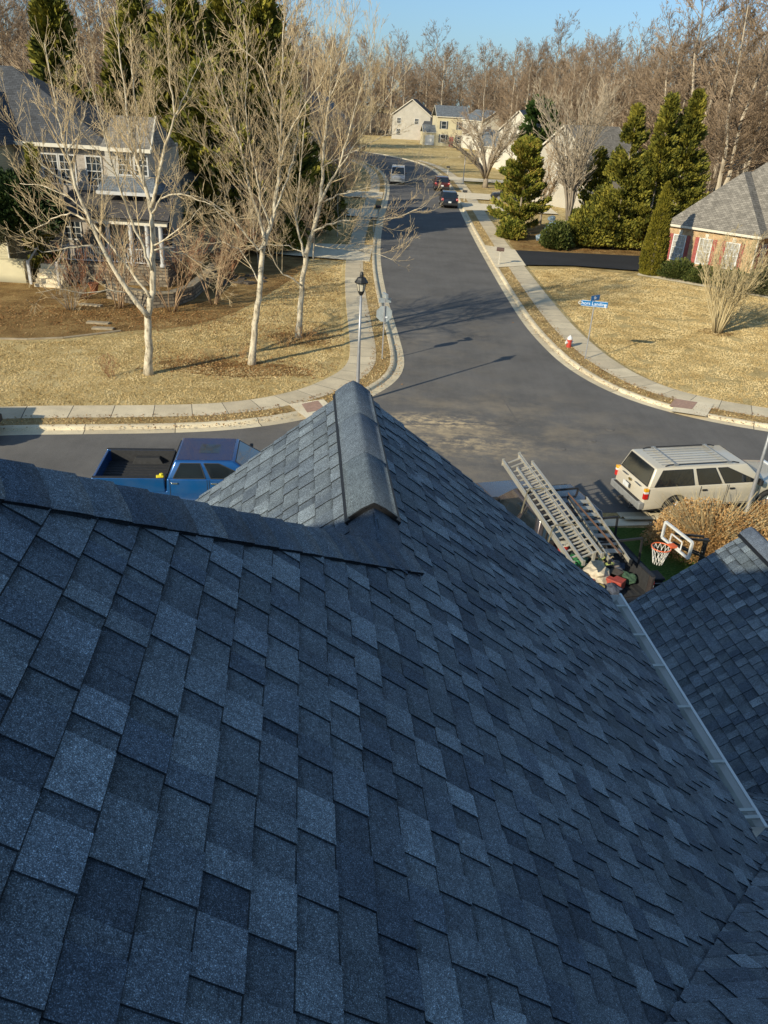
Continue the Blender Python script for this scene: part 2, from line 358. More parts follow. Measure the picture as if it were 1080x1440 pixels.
# dry grass tufts standing proud of the turf
M_blade = leaf_mat('dry_grass_blade', [(.2, (.36, .24, .09)), (.5, (.66, .49, .23)), (.85, (.87, .72, .43))])
mb = MB()
def tuft(x, y, s, z=0):
    for _ in range(3):
        a = rr.uniform(0, 6.3); c = V((x+rr.uniform(-.05, .05), y+rr.uniform(-.05, .05), z)); d = V((math.cos(a), math.sin(a), 0))*s*.35; u = V((rr.uniform(-.5, .5)*s, rr.uniform(-.5, .5)*s, s))
        mb.add([tuple(c-d), tuple(c+d), tuple(c+u)], [(0, 1, 2)])
def inpoly(p, poly):
    ins = False; j = len(poly)-1
    for i in range(len(poly)):
        if (poly[i][1] > p[1]) != (poly[j][1] > p[1]) and p[0] < (poly[j][0]-poly[i][0])*(p[1]-poly[i][1])/(poly[j][1]-poly[i][1])+poly[i][0]: ins = not ins
        j = i
    return ins
def offl(line, side, o, f):
    out = []
    for i in range(1, len(line)-1):
        d = (V(line[i+1])-V(line[i-1])).normalized(); nn = V((-d.y, d.x))*side; q = V(line[i])+nn*o
        if f(q): out.append((q.x, q.y))
    return out
LG = offl(LE, 1, 2.6, lambda q: q.x > -18 and q.y < 60 and q.y > 24) + [(-3.6, 60), (-5.5, 52)] + [tuple(G(x, y)[:2]) for x, y in ((440, 372), (372, 424), (318, 450), (250, 466), (120, 478), (-20, 482))]
RG = offl(RE, -1, 2.75, lambda q: 8 < q.x < 30 and 28 < q.y < 59.8) + [(13, 60.8), (17.0, 59.3), (21.4, 56.0), (25, 53.1), (31, 49)]
VL = offl(LE, 1, .65, lambda q: q.x > -18 and q.y < 80 and q.y > 24); VL = VL + offl(LE, 1, 1.22, lambda q: q.x > -18 and q.y < 80 and q.y > 24)[::-1]
VR = offl(RE, -1, .65, lambda q: q.x < 30 and q.y < 90); VR = VR + offl(RE, -1, 1.32, lambda q: q.x < 30 and q.y < 90)[::-1]
for poly, n, zt_ in ((LG, 75000, 0), (RG, 85000, 0), (VL, 60000, .105), (VR, 60000, .105)):
    xs = [p[0] for p in poly]; ys = [p[1] for p in poly]; k = 0
    while k < n:
        p = (rr.uniform(min(xs), max(xs)), rr.uniform(min(ys), max(ys)))
        k += 1
        if inpoly(p, poly) and noise.noise(V((p[0]*.9, p[1]*.9, 3))) > -.42: tuft(p[0], p[1], rr.uniform(.025, .055), zt_)
tag(mb.build('grass_tufts', M_blade), 'straw coloured dormant grass tufts on the lawns', 'grass', kind='stuff')
# ================================================================ THE HOUSE UNDER THE CAMERA
AZ = R(-6.6); D1 = V((math.sin(AZ), math.cos(AZ), 0)); P1 = V((math.cos(AZ), -math.sin(AZ), 0))
def W(s, a, d): return V((0, 0, H)) + D1*s + P1*a + V((0, 0, -d))
def granule_mat(name, tint=(1, 1, 1)):
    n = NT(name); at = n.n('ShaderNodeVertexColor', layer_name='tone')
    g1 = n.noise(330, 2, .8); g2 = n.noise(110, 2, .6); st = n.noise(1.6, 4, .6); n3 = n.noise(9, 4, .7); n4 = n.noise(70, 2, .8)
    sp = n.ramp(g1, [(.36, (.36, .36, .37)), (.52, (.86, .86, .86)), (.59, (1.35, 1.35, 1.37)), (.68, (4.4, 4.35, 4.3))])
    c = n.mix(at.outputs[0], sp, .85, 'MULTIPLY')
    c = n.mix(c, n.ramp(g2, [(.3, (.80, .80, .80)), (.7, (1.2, 1.2, 1.2))]), 1.0, 'MULTIPLY')
    c = n.mix(c, n.ramp(st, [(.3, (.86, .86, .86)), (.7, (1.14, 1.13, 1.1))]), 1.0, 'MULTIPLY')
    c = n.mix(c, n.ramp(n3, [(.3, (.80, .80, .81)), (.7, (1.2, 1.2, 1.18))]), 1.0, 'MULTIPLY'); c = n.mix(c, n.ramp(n4, [(.32, (.72, .72, .72)), (.68, (1.3, 1.3, 1.3))]), 1.0, 'MULTIPLY')
    n.col(n.mix(c, tint, 1.0, 'MULTIPLY')); n.bump(g1, .55, .003); return n.set(.88, spec=.35)
M_shingle = granule_mat('slate_blue_shingle', (.93, 1.05, 1.08))
TONES = [(.040, .047, .062), (.052, .059, .074), (.068, .075, .089), (.084, .091, .106), (.100, .107, .120), (.118, .125, .138), (.062, .068, .077), (.092, .099, .112)]
WGT = [5, 5, 6, 8, 8, 6, 5, 8]
TONES = [tuple(x*2.05 for x in c) for c in TONES]
def clip(poly, clipper):                     # Sutherland-Hodgman, both 2-D, clipper counter-clockwise and convex
    out = poly
    for i in range(len(clipper)):
        a, b = clipper[i], clipper[(i+1) % len(clipper)]; inp, out = out, []
        if not inp: return []
        def side(p): return (b[0]-a[0])*(p[1]-a[1])-(b[1]-a[1])*(p[0]-a[0])
        for k in range(len(inp)):
            p, q = inp[k], inp[(k+1) % len(inp)]; sp_, sq = side(p), side(q)
            if sp_ >= 0: out.append(p)
            if (sp_ >= 0) != (sq >= 0):
                t = sp_/(sp_-sq); out.append(tuple(p[m]+(q[m]-p[m])*t for m in range(len(p))))
    return out
def ccw(p):
    A = sum(p[i][0]*p[(i+1) % len(p)][1]-p[(i+1) % len(p)][0]*p[i][1] for i in range(len(p))); return p if A > 0 else p[::-1]
def shingles(name, parent, org, eu, ev, pieces, seed, exp=.134, m=None, dim=1.0, flat=.20):
    """courses of laminated shingles over convex pieces given in (u along the eave, v down the slope)"""
    m = m or M_shingle; eu, ev = eu.normalized(), ev.normalized(); nn = eu.cross(ev)
    if nn.z < 0: nn = -nn
    flip = eu.cross(ev).dot(nn) < 0
    rr = random.Random(seed); mb = MB(); mb.cc = []
    pieces = [ccw(list(p)) for p in pieces]
    us = [q[0] for p in pieces for q in p]; vs = [q[1] for p in pieces for q in p]
    def emit(poly, cols):
        o = len(mb.v)
        pts = [org + eu*q[0] + ev*q[1] + nn*q[2] for q in poly]
        mb.v.extend(tuple(p) for p in pts)
        idx = list(range(o, o+len(pts)))
        if flip: idx = idx[::-1]; cols = cols[::-1]
        mb.f.append(tuple(idx)); mb.mi.append(0)
        for c in cols: mb.cc.extend((*c, 1))
    k0 = math.floor(min(vs)/exp)
    for k in range(k0, math.ceil(max(vs)/exp)+1):
        v0, v1 = k*exp, (k+1)*exp; u = min(us)-rr.uniform(0, .3); raised = rr.random() < .5; prev = None
        while u < max(us)+.1:
            wd = rr.choice((.08, .10, .12, .14, .17)) if raised else rr.choice((.06, .08, .10, .12, .14))
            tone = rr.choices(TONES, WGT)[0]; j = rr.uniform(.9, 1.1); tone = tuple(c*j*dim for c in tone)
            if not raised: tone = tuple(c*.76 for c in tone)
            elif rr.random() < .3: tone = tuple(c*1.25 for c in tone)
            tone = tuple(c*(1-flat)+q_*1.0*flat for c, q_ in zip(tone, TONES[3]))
            dk = tuple(c*(.45 if not raised else .78) for c in tone); md = tuple(c*.93 for c in tone)  # printed shadow band on lower tabs, painted contact shade on raised ones
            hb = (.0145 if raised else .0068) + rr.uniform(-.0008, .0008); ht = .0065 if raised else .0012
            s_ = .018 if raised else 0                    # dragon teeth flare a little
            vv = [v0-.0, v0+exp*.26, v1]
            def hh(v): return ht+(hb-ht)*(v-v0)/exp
            ln_ = tuple(c*.16 for c in tone)  # contact shadow under the butt above, painted into the tone as a thin line
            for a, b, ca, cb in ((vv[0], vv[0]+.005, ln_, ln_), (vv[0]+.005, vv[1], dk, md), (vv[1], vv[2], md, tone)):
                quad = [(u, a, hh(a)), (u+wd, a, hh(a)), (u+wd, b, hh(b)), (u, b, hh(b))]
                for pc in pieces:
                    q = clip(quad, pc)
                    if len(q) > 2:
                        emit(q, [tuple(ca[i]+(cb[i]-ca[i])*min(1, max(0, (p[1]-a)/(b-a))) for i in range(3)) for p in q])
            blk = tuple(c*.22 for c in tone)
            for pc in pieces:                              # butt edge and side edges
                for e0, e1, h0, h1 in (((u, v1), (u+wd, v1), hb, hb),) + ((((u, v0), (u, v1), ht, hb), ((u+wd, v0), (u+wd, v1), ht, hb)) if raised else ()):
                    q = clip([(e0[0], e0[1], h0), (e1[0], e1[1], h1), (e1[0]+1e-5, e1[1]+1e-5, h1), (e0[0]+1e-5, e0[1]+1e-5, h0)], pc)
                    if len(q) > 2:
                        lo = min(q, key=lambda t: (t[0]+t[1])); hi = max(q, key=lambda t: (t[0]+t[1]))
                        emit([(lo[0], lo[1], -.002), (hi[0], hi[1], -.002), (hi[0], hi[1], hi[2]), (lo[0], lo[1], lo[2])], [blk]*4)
            u += wd; raised = not raised if rr.random() < .97 else raised
    o = mb.build(name, m, parent)
    return o
house = empty('house', (W(0, -3, H)), 0, 'house under the camera with blue grey shingle roofs and white gutter', 'house')
HI = house.matrix_world.inverted() if False else Matrix.Translation(-V(house.location))
def hb(mb, name, m, **k):
    o = mb.build(name, m, **k); o.parent = house; o.matrix_parent_inverse = HI; return o
K = math.sqrt(1.64); T8 = .8
zz = V((0, 0, -1))
def plane(name, s0, a0, d0, eu, down, pieces, seed, **k):
    """pieces in (s,a); converts to (u,v)"""
    org = W(s0, a0, d0); ev = (down + zz*T8).normalized()
    pc = []
    for P in pieces:
        L = []
        for s, a in P:
            rel = D1*(s-s0) + P1*(a-a0); L.append((rel.dot(eu), rel.dot(down)*K))
        pc.append(L)
    o = shingles(name, None, org, eu, ev, pc, seed, **k); o.parent = house; o.matrix_parent_inverse = HI; return o
# east slope: the one that fills the picture
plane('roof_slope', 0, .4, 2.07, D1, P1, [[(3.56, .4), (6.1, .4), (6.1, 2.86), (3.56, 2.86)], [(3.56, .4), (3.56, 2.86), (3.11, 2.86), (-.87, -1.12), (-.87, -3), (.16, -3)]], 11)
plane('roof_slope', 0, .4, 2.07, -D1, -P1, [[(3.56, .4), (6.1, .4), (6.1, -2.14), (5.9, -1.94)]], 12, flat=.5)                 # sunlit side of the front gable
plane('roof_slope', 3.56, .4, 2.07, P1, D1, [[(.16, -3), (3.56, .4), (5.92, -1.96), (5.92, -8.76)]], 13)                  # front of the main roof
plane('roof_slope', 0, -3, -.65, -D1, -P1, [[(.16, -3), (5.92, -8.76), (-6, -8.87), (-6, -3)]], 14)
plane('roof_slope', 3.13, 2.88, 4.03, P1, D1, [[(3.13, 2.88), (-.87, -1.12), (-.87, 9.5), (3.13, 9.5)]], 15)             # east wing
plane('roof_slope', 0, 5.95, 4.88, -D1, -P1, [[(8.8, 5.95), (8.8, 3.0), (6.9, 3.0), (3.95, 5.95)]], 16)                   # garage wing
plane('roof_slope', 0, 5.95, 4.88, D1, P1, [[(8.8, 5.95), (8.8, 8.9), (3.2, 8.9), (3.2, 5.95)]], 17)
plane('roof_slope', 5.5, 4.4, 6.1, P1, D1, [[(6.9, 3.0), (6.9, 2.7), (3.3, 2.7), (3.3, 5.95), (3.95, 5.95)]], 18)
# decks just under the shingles so no light leaks
M_deck = plain('roof_deck', (.05, .05, .055), .9); M_white = plain('white_trim', (.72, .71, .68), .5, var=.05)
M_side = NT('lap_siding'); _w = M_side.n('ShaderNodeTexWave', wave_type='BANDS', bands_direction='Z', wave_profile='SAW'); _w.inputs['Scale'].default_value = 1.6
M_side.l(M_side.tc.outputs['Object'], _w.inputs['Vector']); M_side.col(M_side.mix((.50, .47, .41), M_side.ramp(M_side.noise(1.5, 4), [(.3, (.9, .9, .9)), (.7, (1.05, 1.05, 1.05))]), 1, 'MULTIPLY')); M_side.bump(_w.outputs['Fac'], .8, .03); M_side = M_side.set(.7)
mb = MB()
def sheetc(mb, pts, lower=.05): 
    mb.add([tuple(W(*p)-V((0, 0, lower))) for p in pts], [tuple(range(len(pts)))])
dE = lambda s, a: 2.07+.8*(a-.4); dW = lambda s, a: 2.07+.8*(.4-a); dN = lambda s, a: 2.07+.8*(s-3.56); dMW = lambda s, a: -.65+.8*(-3-a); dF = lambda s, a: 4.03+.8*(s-3.13)
dG = lambda s, a: 4.88+.8*abs(5.95-a); dK = lambda s, a: 6.1+.8*(s-5.5)
for f, P in ((dE, [(3.56, .4), (6.08, .4), (6.08, 2.86), (3.13, 2.86)]), (dE, [(3.56, .4), (3.13, 2.88), (-.87, -1.12), (-.87, -3), (.16, -3)]), (dW, [(3.56, .4), (6.08, .4), (6.08, -2.2)]), (dN, [(.16, -3), (3.56, .4), (5.92, -1.96), (5.92, -8.76)]),
             (dMW, [(.16, -3), (5.92, -8.76), (-6, -8.87), (-6, -3)]), (dF, [(3.1, 2.88), (-.87, -1.12), (-.87, 9.5), (3.1, 9.5)]), (dG, [(8.78, 5.95), (8.78, 3.0), (6.9, 3.0), (3.95, 5.95)]), (dG, [(8.78, 5.95), (8.78, 8.9), (3.2, 8.9), (3.2, 5.95)]), (dK, [(6.9, 3.0), (6.9, 2.7), (3.3, 2.7), (3.3, 5.95), (3.95, 5.95)])):
    sheetc(mb, [(s, a, f(s, a)) for s, a in P])
hb(mb, 'roof_deck', M_deck)
# hip and ridge caps: single bent shingles, each lapping the one below it
def caps(name, A, B, e1, e2, wd=.165, exp=.145, seed=3, lift=.008, rad=.05, stagger=0):
    """A low end, B high end; e1,e2 unit vectors down each roof face, square to the line"""
    rr = random.Random(seed); mb = MB(); mb.cc = []; d = (B-A); L = d.length; d /= L; up = -(e1+e2).normalized()
    prof = [(-wd, 0), (-wd*.86, 0), (-wd*.6, 0), (-rad, 0), (-rad*.6, 0), (-rad*.3, 0), (0, 0), (rad*.3, 0), (rad*.6, 0), (rad, 0), (wd*.6, 0), (wd*.86, 0), (wd, 0)]
    n = int(L/exp)+1
    def pt(x, t, h):
        e = e1 if x > 0 else e2; n1 = (e1.cross(d)); n1 = n1 if n1.z > 0 else -n1; n2 = (e2.cross(d)); n2 = n2 if n2.z > 0 else -n2
        nrm = n1 if x > 0 else n2
        k_ = max(0, 1-abs(x)/rad)**1.6; nm = ((n1+n2).normalized()*k_ + nrm*(1-k_)).normalized()
        return A + d*t + e*abs(x) + nm*h - V((0, 0, rad*.12*k_))
    for i in range(n):
        tone = rr.choice(TONES[0:4]); j = rr.uniform(.85, 1.15); tone = tuple(c*j for c in tone)
        t0, t1 = i*exp, min(L, (i+1)*exp+.01); hlo = .016+lift*.9+rr.uniform(0, .002); hhi = .0155; o = len(mb.v); sk = rr.uniform(-.006, .006)
        for t, h in ((t0, hlo), ((t0+t1)/2, (hlo+hhi)/2), (t1, hhi)):
            for x, f in prof:
                mb.v.append(tuple(pt(x*(1.0+(.03 if t == t0 else 0)), t+sk*(x/wd)+(.020*max(0, abs(x)/wd-.75)*4 if t == t0 else 0), h)))
        k = len(prof)
        for r_ in range(2):
            for j in range(k-1):
                mb.f.append((o+r_*k+j, o+r_*k+j+1, o+(r_+1)*k+j+1, o+(r_+1)*k+j)); mb.mi.append(0)
                for _ in range(4): mb.cc.extend((*tone, 1))
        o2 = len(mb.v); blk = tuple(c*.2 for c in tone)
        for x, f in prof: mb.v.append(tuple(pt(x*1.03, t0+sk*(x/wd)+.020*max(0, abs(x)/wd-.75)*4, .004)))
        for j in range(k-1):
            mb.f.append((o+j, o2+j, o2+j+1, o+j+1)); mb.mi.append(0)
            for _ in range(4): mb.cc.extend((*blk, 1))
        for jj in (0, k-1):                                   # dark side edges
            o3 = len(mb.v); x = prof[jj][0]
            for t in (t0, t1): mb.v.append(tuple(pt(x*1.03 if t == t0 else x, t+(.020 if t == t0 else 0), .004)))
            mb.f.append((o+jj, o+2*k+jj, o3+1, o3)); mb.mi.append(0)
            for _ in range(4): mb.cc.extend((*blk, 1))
    ob = hb(mb, name, M_shingle, smooth=True); return ob
def hipvec(line, horiz, fdown):
    """unit vector lying in the roof face that falls along fdown, square to the hip line"""
    nrm = (V((0, 0, 1)) + fdown*T8).normalized(); e = line.cross(nrm).normalized(); return e if e.dot(horiz) > 0 else -e
J = W(3.56, .4, 2.07); TOP = W(.16, -3, -.65)
ln = (TOP-J).normalized()
caps('hip_cap', W(3.71, .55, 2.185), TOP, hipvec(ln, P1, P1), hipvec(ln, D1, D1), seed=5, wd=.19, rad=.06, exp=.15)
ln2 = (W(.16, -3, -.65)-W(5.92, -8.76, 4.05)).normalized()
caps('hip_cap', W(5.92, -8.76, 4.05), W(.16, -3, -.65), hipvec(ln2, -P1, -P1), hipvec(ln2, D1, D1), seed=6)
caps('ridge_cap', W(-6, -3, -.65), W(.16, -3, -.65), (P1+zz*T8).normalized(), (-P1+zz*T8).normalized(), seed=7)
eR, eL = (P1+zz*T8).normalized(), (-P1+zz*T8).normalized()
caps('ridge_cap', W(4.0, .4, 2.075), W(3.40, .4, 2.06), eR, eL, seed=8, wd=.16, exp=.9, rad=.075, lift=.005)
def vent(name, s0, s1, a0, d0, wd=.145, seed=1):
    """rolled ridge vent: black slotted body, shingle capped top, open dark ends"""
    mb = MB(); up = V((0, 0, 1)); nR = (up + P1*T8).normalized(); nL = (up - P1*T8).normalized()
    def P(x, s, h):
        e, nn = (eR, nR) if x > 0 else (eL, nL); b = W(s, a0, d0)
        if abs(x) < .045: return b + e*abs(x) + up*(h*1.12) - up*.012*(1-abs(x)/.045)
        return b + e*abs(x) + nn*h
    for sg in (-1, 1):                                     # black side rails
        for x0, x1, h in ((.0, wd+.034, .030),):
            n = 24
            for i in range(n):
                sa, sb = s0+(s1-s0)*i/n, s0+(s1-s0)*(i+1)/n
                a, b, c_, d_ = P(sg*(x1+.006), sa, -.006), P(sg*(x1+.006), sb, -.006), P(sg*(x1+.004), sb, h), P(sg*(x1+.004), sa, h)
                mb.quad(a, b, c_, d_); mb.quad(d_, c_, P(sg*.02, sb, h), P(sg*.02, sa, h))
        k = 12
        for i in range(k):                                 # corrugations seen in the open end
            x = sg*(.012+i*(wd-.01)/k)
            for s in (s0, s1): mb.bar(P(x, s, .002), P(x, s, .042), .004, .014)
        for s, w_ in ((s0-.004, 1), (s1+.004, -1)): mb.quad(P(sg*.0, s, .0), P(sg*(wd+.034), s, 0), P(sg*(wd+.034), s, .034), P(sg*.0, s, .042))
    hb(mb, name, plain('vent_black_'+str(seed), (.012, .012, .013), .5, var=.3))
    mb = MB(); mb.cc = []; rr = random.Random(seed); n = 3 if s1-s0 < 3 else 6
    xs = [-wd, -wd*.7, -.05, -.025, 0, .025, .05, wd*.7, wd]
    for i in range(n):
        tone = tuple(c*rr.uniform(.97, 1.03) for c in TONES[1]); sa = s0+(s1-s0)*i/n; sb = s0+(s1-s0)*(i+1)/n+.004; o = len(mb.v); w1 = rr.uniform(-.006, .006)
        for s, h in ((sa-.002, .0478), (sb, .0464)):
            for x in xs: mb.v.append(tuple(P(x+(w1 if abs(x) == wd else 0), s, h)))
        kx = len(xs)
        for j in range(kx-1):
            mb.f.append((o+j, o+j+1, o+kx+j+1, o+kx+j)); mb.mi.append(0)
            for _ in range(4): mb.cc.extend((*tone, 1))
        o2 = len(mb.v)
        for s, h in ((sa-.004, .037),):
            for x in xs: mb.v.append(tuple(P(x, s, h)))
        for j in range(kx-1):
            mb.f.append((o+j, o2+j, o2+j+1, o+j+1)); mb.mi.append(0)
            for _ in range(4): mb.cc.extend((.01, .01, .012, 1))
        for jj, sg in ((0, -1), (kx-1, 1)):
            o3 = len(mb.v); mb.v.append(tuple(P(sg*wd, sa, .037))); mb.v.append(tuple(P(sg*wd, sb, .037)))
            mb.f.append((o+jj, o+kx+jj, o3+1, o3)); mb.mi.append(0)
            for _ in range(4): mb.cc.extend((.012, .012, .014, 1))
    hb(mb, 'vent_cap', M_shingle, smooth=True)
vent('ridge_vent', 3.97, 6.11, .4, 2.07, seed=2)
vent('ridge_vent', 3.9, 8.82, 5.95, 4.88, seed=3)
# chalky scuff on the shingles by the vent, bits of debris
mb = MB(); rr = random.Random(9); nE = (V((0, 0, 1))+P1*T8).normalized()
for _ in range(1500):
    t = rr.gauss(0, .5); s = 5.02+t*.13; a = .80+.04*math.sin(t*3)-t*.05+rr.gauss(0, .018)
    if rr.random() < .35: s, a = 5.5+rr.gauss(0, .06), .72+rr.gauss(0, .02)
    c = W(s, a, dE(s, a))+nE*.016; r_ = rr.uniform(.0015, .0045); e = eR*r_; f = D1*r_; mb.quad(c-e, c+f, c+e, c-f)
hb(mb, 'chalk_scuff', plain('chalk', (.34, .40, .46), .9))
# gutter with hangers along the east eave
M_gut = plain('white_aluminium', (.86, .86, .82), .38, var=.06, scale=3); M_gutin = plain('gutter_inside', (.58, .60, .55), .6, var=.2, scale=8)
mb = MB(); e0 = W(3.40, 2.80, 4.03); 
prof = [(x*1.18-.01, z) for x, z in [(.0, .0), (.0, -.115), (.075, -.125), (.105, -.06), (.125, -.005), (.112, -.003), (.094, -.055), (.068, -.112), (.008, -.105), (.006, 0)]]
for i in range(len(prof)):
    (x0, z0), (x1, z1) = prof[i], prof[(i+1) % len(prof)]
    q = [W(3.37, 2.86+x0, 4.06-z0), W(6.06, 2.86+x0, 4.06-z0), W(6.06, 2.86+x1, 4.06-z1), W(3.37, 2.86+x1, 4.06-z1)]
    mb.quad(*[tuple(p) for p in q], mi=1 if i in (6, 7, 8) else 0)
for s in (3.37, 6.06):
    mb.add([tuple(W(s+sg*.001, 2.86+x, 4.06-z)) for sg in (1,) for x, z in prof[:5]], [(0, 1, 2, 3, 4)])
gut = hb(mb, 'gutter', [M_gut, M_gutin])
mb = MB(); mb.bar(W(3.36, 2.99, 4.058), W(6.07, 2.99, 4.058), .022, .012); hb(mb, 'gutter_lip', M_gut)
for s in (5.86, 5.42, 5.0, 4.5, 3.93, 3.50, 3.44):
    mb = MB(); a0, a1 = 2.875, 2.965
    mb.box(tuple(W(s, 2.925, 4.05)), (.11, .026, .005), -AZ)
    mb.bar(W(s, a0, 4.056), W(s, a1, 4.056), .022, .016)
    o = mb.build('hanger', M_gutin); o.parent = gut
# fascia, rake boards, walls
mb = MB()
for (A, B) in ((W(3.4, 2.845, 4.16), W(6.05, 2.845, 4.16)), (W(6.09, .4, 2.20), W(6.09, 2.86, 4.17)), (W(6.09, .4, 2.20), W(6.09, -2.2, 4.28)), (W(5.9, -2.1, 4.15), W(5.9, -8.8, 4.15)), (W(3.11, 2.9, 4.15), W(3.11, 9.45, 4.15)), (W(8.785, 5.95, 5.02), W(8.785, 3.05, 7.34)), (W(8.785, 5.95, 5.02), W(8.785, 8.85, 7.34))):
    mb = MB(); mb.bar(A, B, .022, .17); hb(mb, 'fascia', M_white)
mb = MB()
def block(s0, s1, a0, a1, ztop, zb=0.0):
    q = [W(s, a, 0) for s, a in ((s0, a0), (s1, a0), (s1, a1), (s0, a1))]
    vs = [(p.x, p.y, z) for z in (zb, ztop) for p in q]; mb.add(vs, [(0, 1, 2, 3), (7, 6, 5, 4), (0, 4, 5, 1), (1, 5, 6, 2), (2, 6, 7, 3), (3, 7, 4, 0)])
block(-6, 5.55, -8.5, 2.5, 6.35); block(-6, 2.8, 2.5, 9.2, 6.3, .003); block(2.803, 8.4, 3.4, 8.5, 3.4)
def gable(s, a0, a1, am, z0, zt):
    q = [W(s, a0, 0), W(s, a1, 0), W(s, am, 0), W(s-.2, a0, 0), W(s-.2, a1, 0), W(s-.2, am, 0)]; zs = [z0, z0, zt, z0, z0, zt]
    mb.add([(p.x, p.y, z) for p, z in zip(q, zs)], [(0, 1, 2), (5, 4, 3), (0, 3, 4, 1), (1, 4, 5, 2), (2, 5, 3, 0)])
gable(5.8, -1.95, 2.6, .4, 6.36, 8.15); gable(8.45, 3.2, 8.7, 5.95, 3.4, 5.55)
hb(mb, 'wall', M_side, fixn=False)
M_glass = plain('window_glass', (.03, .04, .05), .06, var=.3, scale=2, spec=.8)
def wpart(cs, ca, zb, zt, wd, name='window', par=house):
    mb = MB(); c = W(cs, ca, 0); x = P1
    def q(mb, x0, x1, z0, z1, off, mi=0):
        mb.quad(*[tuple(c + x*u + D1*off + V((0, 0, z-H))) for u, z in ((x0, z0), (x1, z0), (x1, z1), (x0, z1))], mi=mi)
    for u in (-wd/2, wd/2): mb.box(tuple(c+x*u+D1*.02+V((0, 0, (zb+zt)/2-H))), (.08, .05, zt-zb+.08), -AZ)
    for z in (zb, zt, (zb+zt)/2): mb.box(tuple(c+D1*.02+V((0, 0, z-H))), (wd, .045, .07), -AZ)
    f = mb.build(name, M_white); f.parent = par; f.matrix_parent_inverse = HI
    mb = MB(); mb.box(tuple(c+D1*.006+V((0, 0, (zb+zt)/2-H))), (wd-.06, .01, zt-zb-.06), -AZ); p = mb.build('pane', M_glass); p.parent = f
for a_ in (-6.5, -3.8, -.6, 1.4):
    wpart(5.55, a_, 3.7, 5.2, .95); wpart(5.55, a_, .9, 2.5, .95)
mb = MB(); c = W(8.4, 5.95, 0)
for i in range(4): mb.box(tuple(c+D1*.03+V((0, 0, .32+i*.56-H))), (4.4, .05, .54), -AZ)
hb(mb, 'garage_door', M_white, bevel=.01)
# ================================================================ TREES AND SHRUBS
def bark_mat(name, c0, c1, sc_=5, c2=None):
    n = NT(name); f = n.noise(sc_, 5, .7, n.coord('Object', (1, 1, .45)))
    n.col(n.ramp(f, [(.36, c0), (.5, c1), (.68, c2 or c1)])); n.bump(f, .4, .02); return n.set(.9, spec=.15)
M_white_bark = bark_mat('pale_bark', (.26, .22, .16), (.60, .51, .37), 7, (.76, .68, .53))
M_twig = bark_mat('twig_bark', (.42, .31, .18), (.62, .48, .29), 2)
M_gtwig = bark_mat('grey_twig', (.30, .235, .165), (.46, .375, .27), 2)
M_grey_bark = bark_mat('grey_bark', (.20, .165, .125), (.34, .28, .21), 2)
M_forest = bark_mat('forest_bark', (.20, .14, .09), (.31, .225, .15), .12, (.40, .30, .21))
M_crape = bark_mat('crape_bark', (.25, .16, .09), (.44, .30, .18), 6)
M_fortrunk = bark_mat('forest_trunk_bark', (.26, .21, .15), (.52, .44, .33), .5)
def unit(rr):
    while True:
        p = V((rr.uniform(-1, 1), rr.uniform(-1, 1), rr.uniform(-1, 1)))
        if .05 < p.length < 1: return p.normalized()
def branch(mb, rr, p, d, L, r, lv, cfg, mi=0):
    """cfg[lv] = (children per metre, length ratio, angle, segments, sides, lift)"""
    per, ratio, ang, seg, k, lift = cfg[lv]
    pts = [p]; d = d.normalized(); dd = d.copy(); st = L/seg
    for i in range(seg):
        dd = (dd + unit(rr)*.085 + V((0, 0, lift/seg))).normalized(); pts.append(pts[-1] + dd*st)
    rs = [max(cfg['min'], r*(1-.85*i/seg)) for i in range(seg+1)]
    mb.tube(pts, rs, k, mi, cap=False)
    if lv+1 in cfg:
        nch = max(2, int(per*L+rr.random()))
        for _ in range(nch):
            t = rr.uniform(.18, .98)*seg; i = min(seg-1, int(t)); q = pts[i].lerp(pts[i+1], t-i); ax = (pts[i+1]-pts[i]).normalized()
            side = unit(rr); side = (side-ax*side.dot(ax)).normalized(); a = ang*rr.uniform(.6, 1.3)
            nd = ax*math.cos(a)+side*math.sin(a); k_ = 1-.55*t/seg
            branch(mb, rr, q, nd, L*ratio*k_*rr.uniform(.6, 1.2), max(cfg['min'], rs[i]*.55), lv+1, cfg, mi)
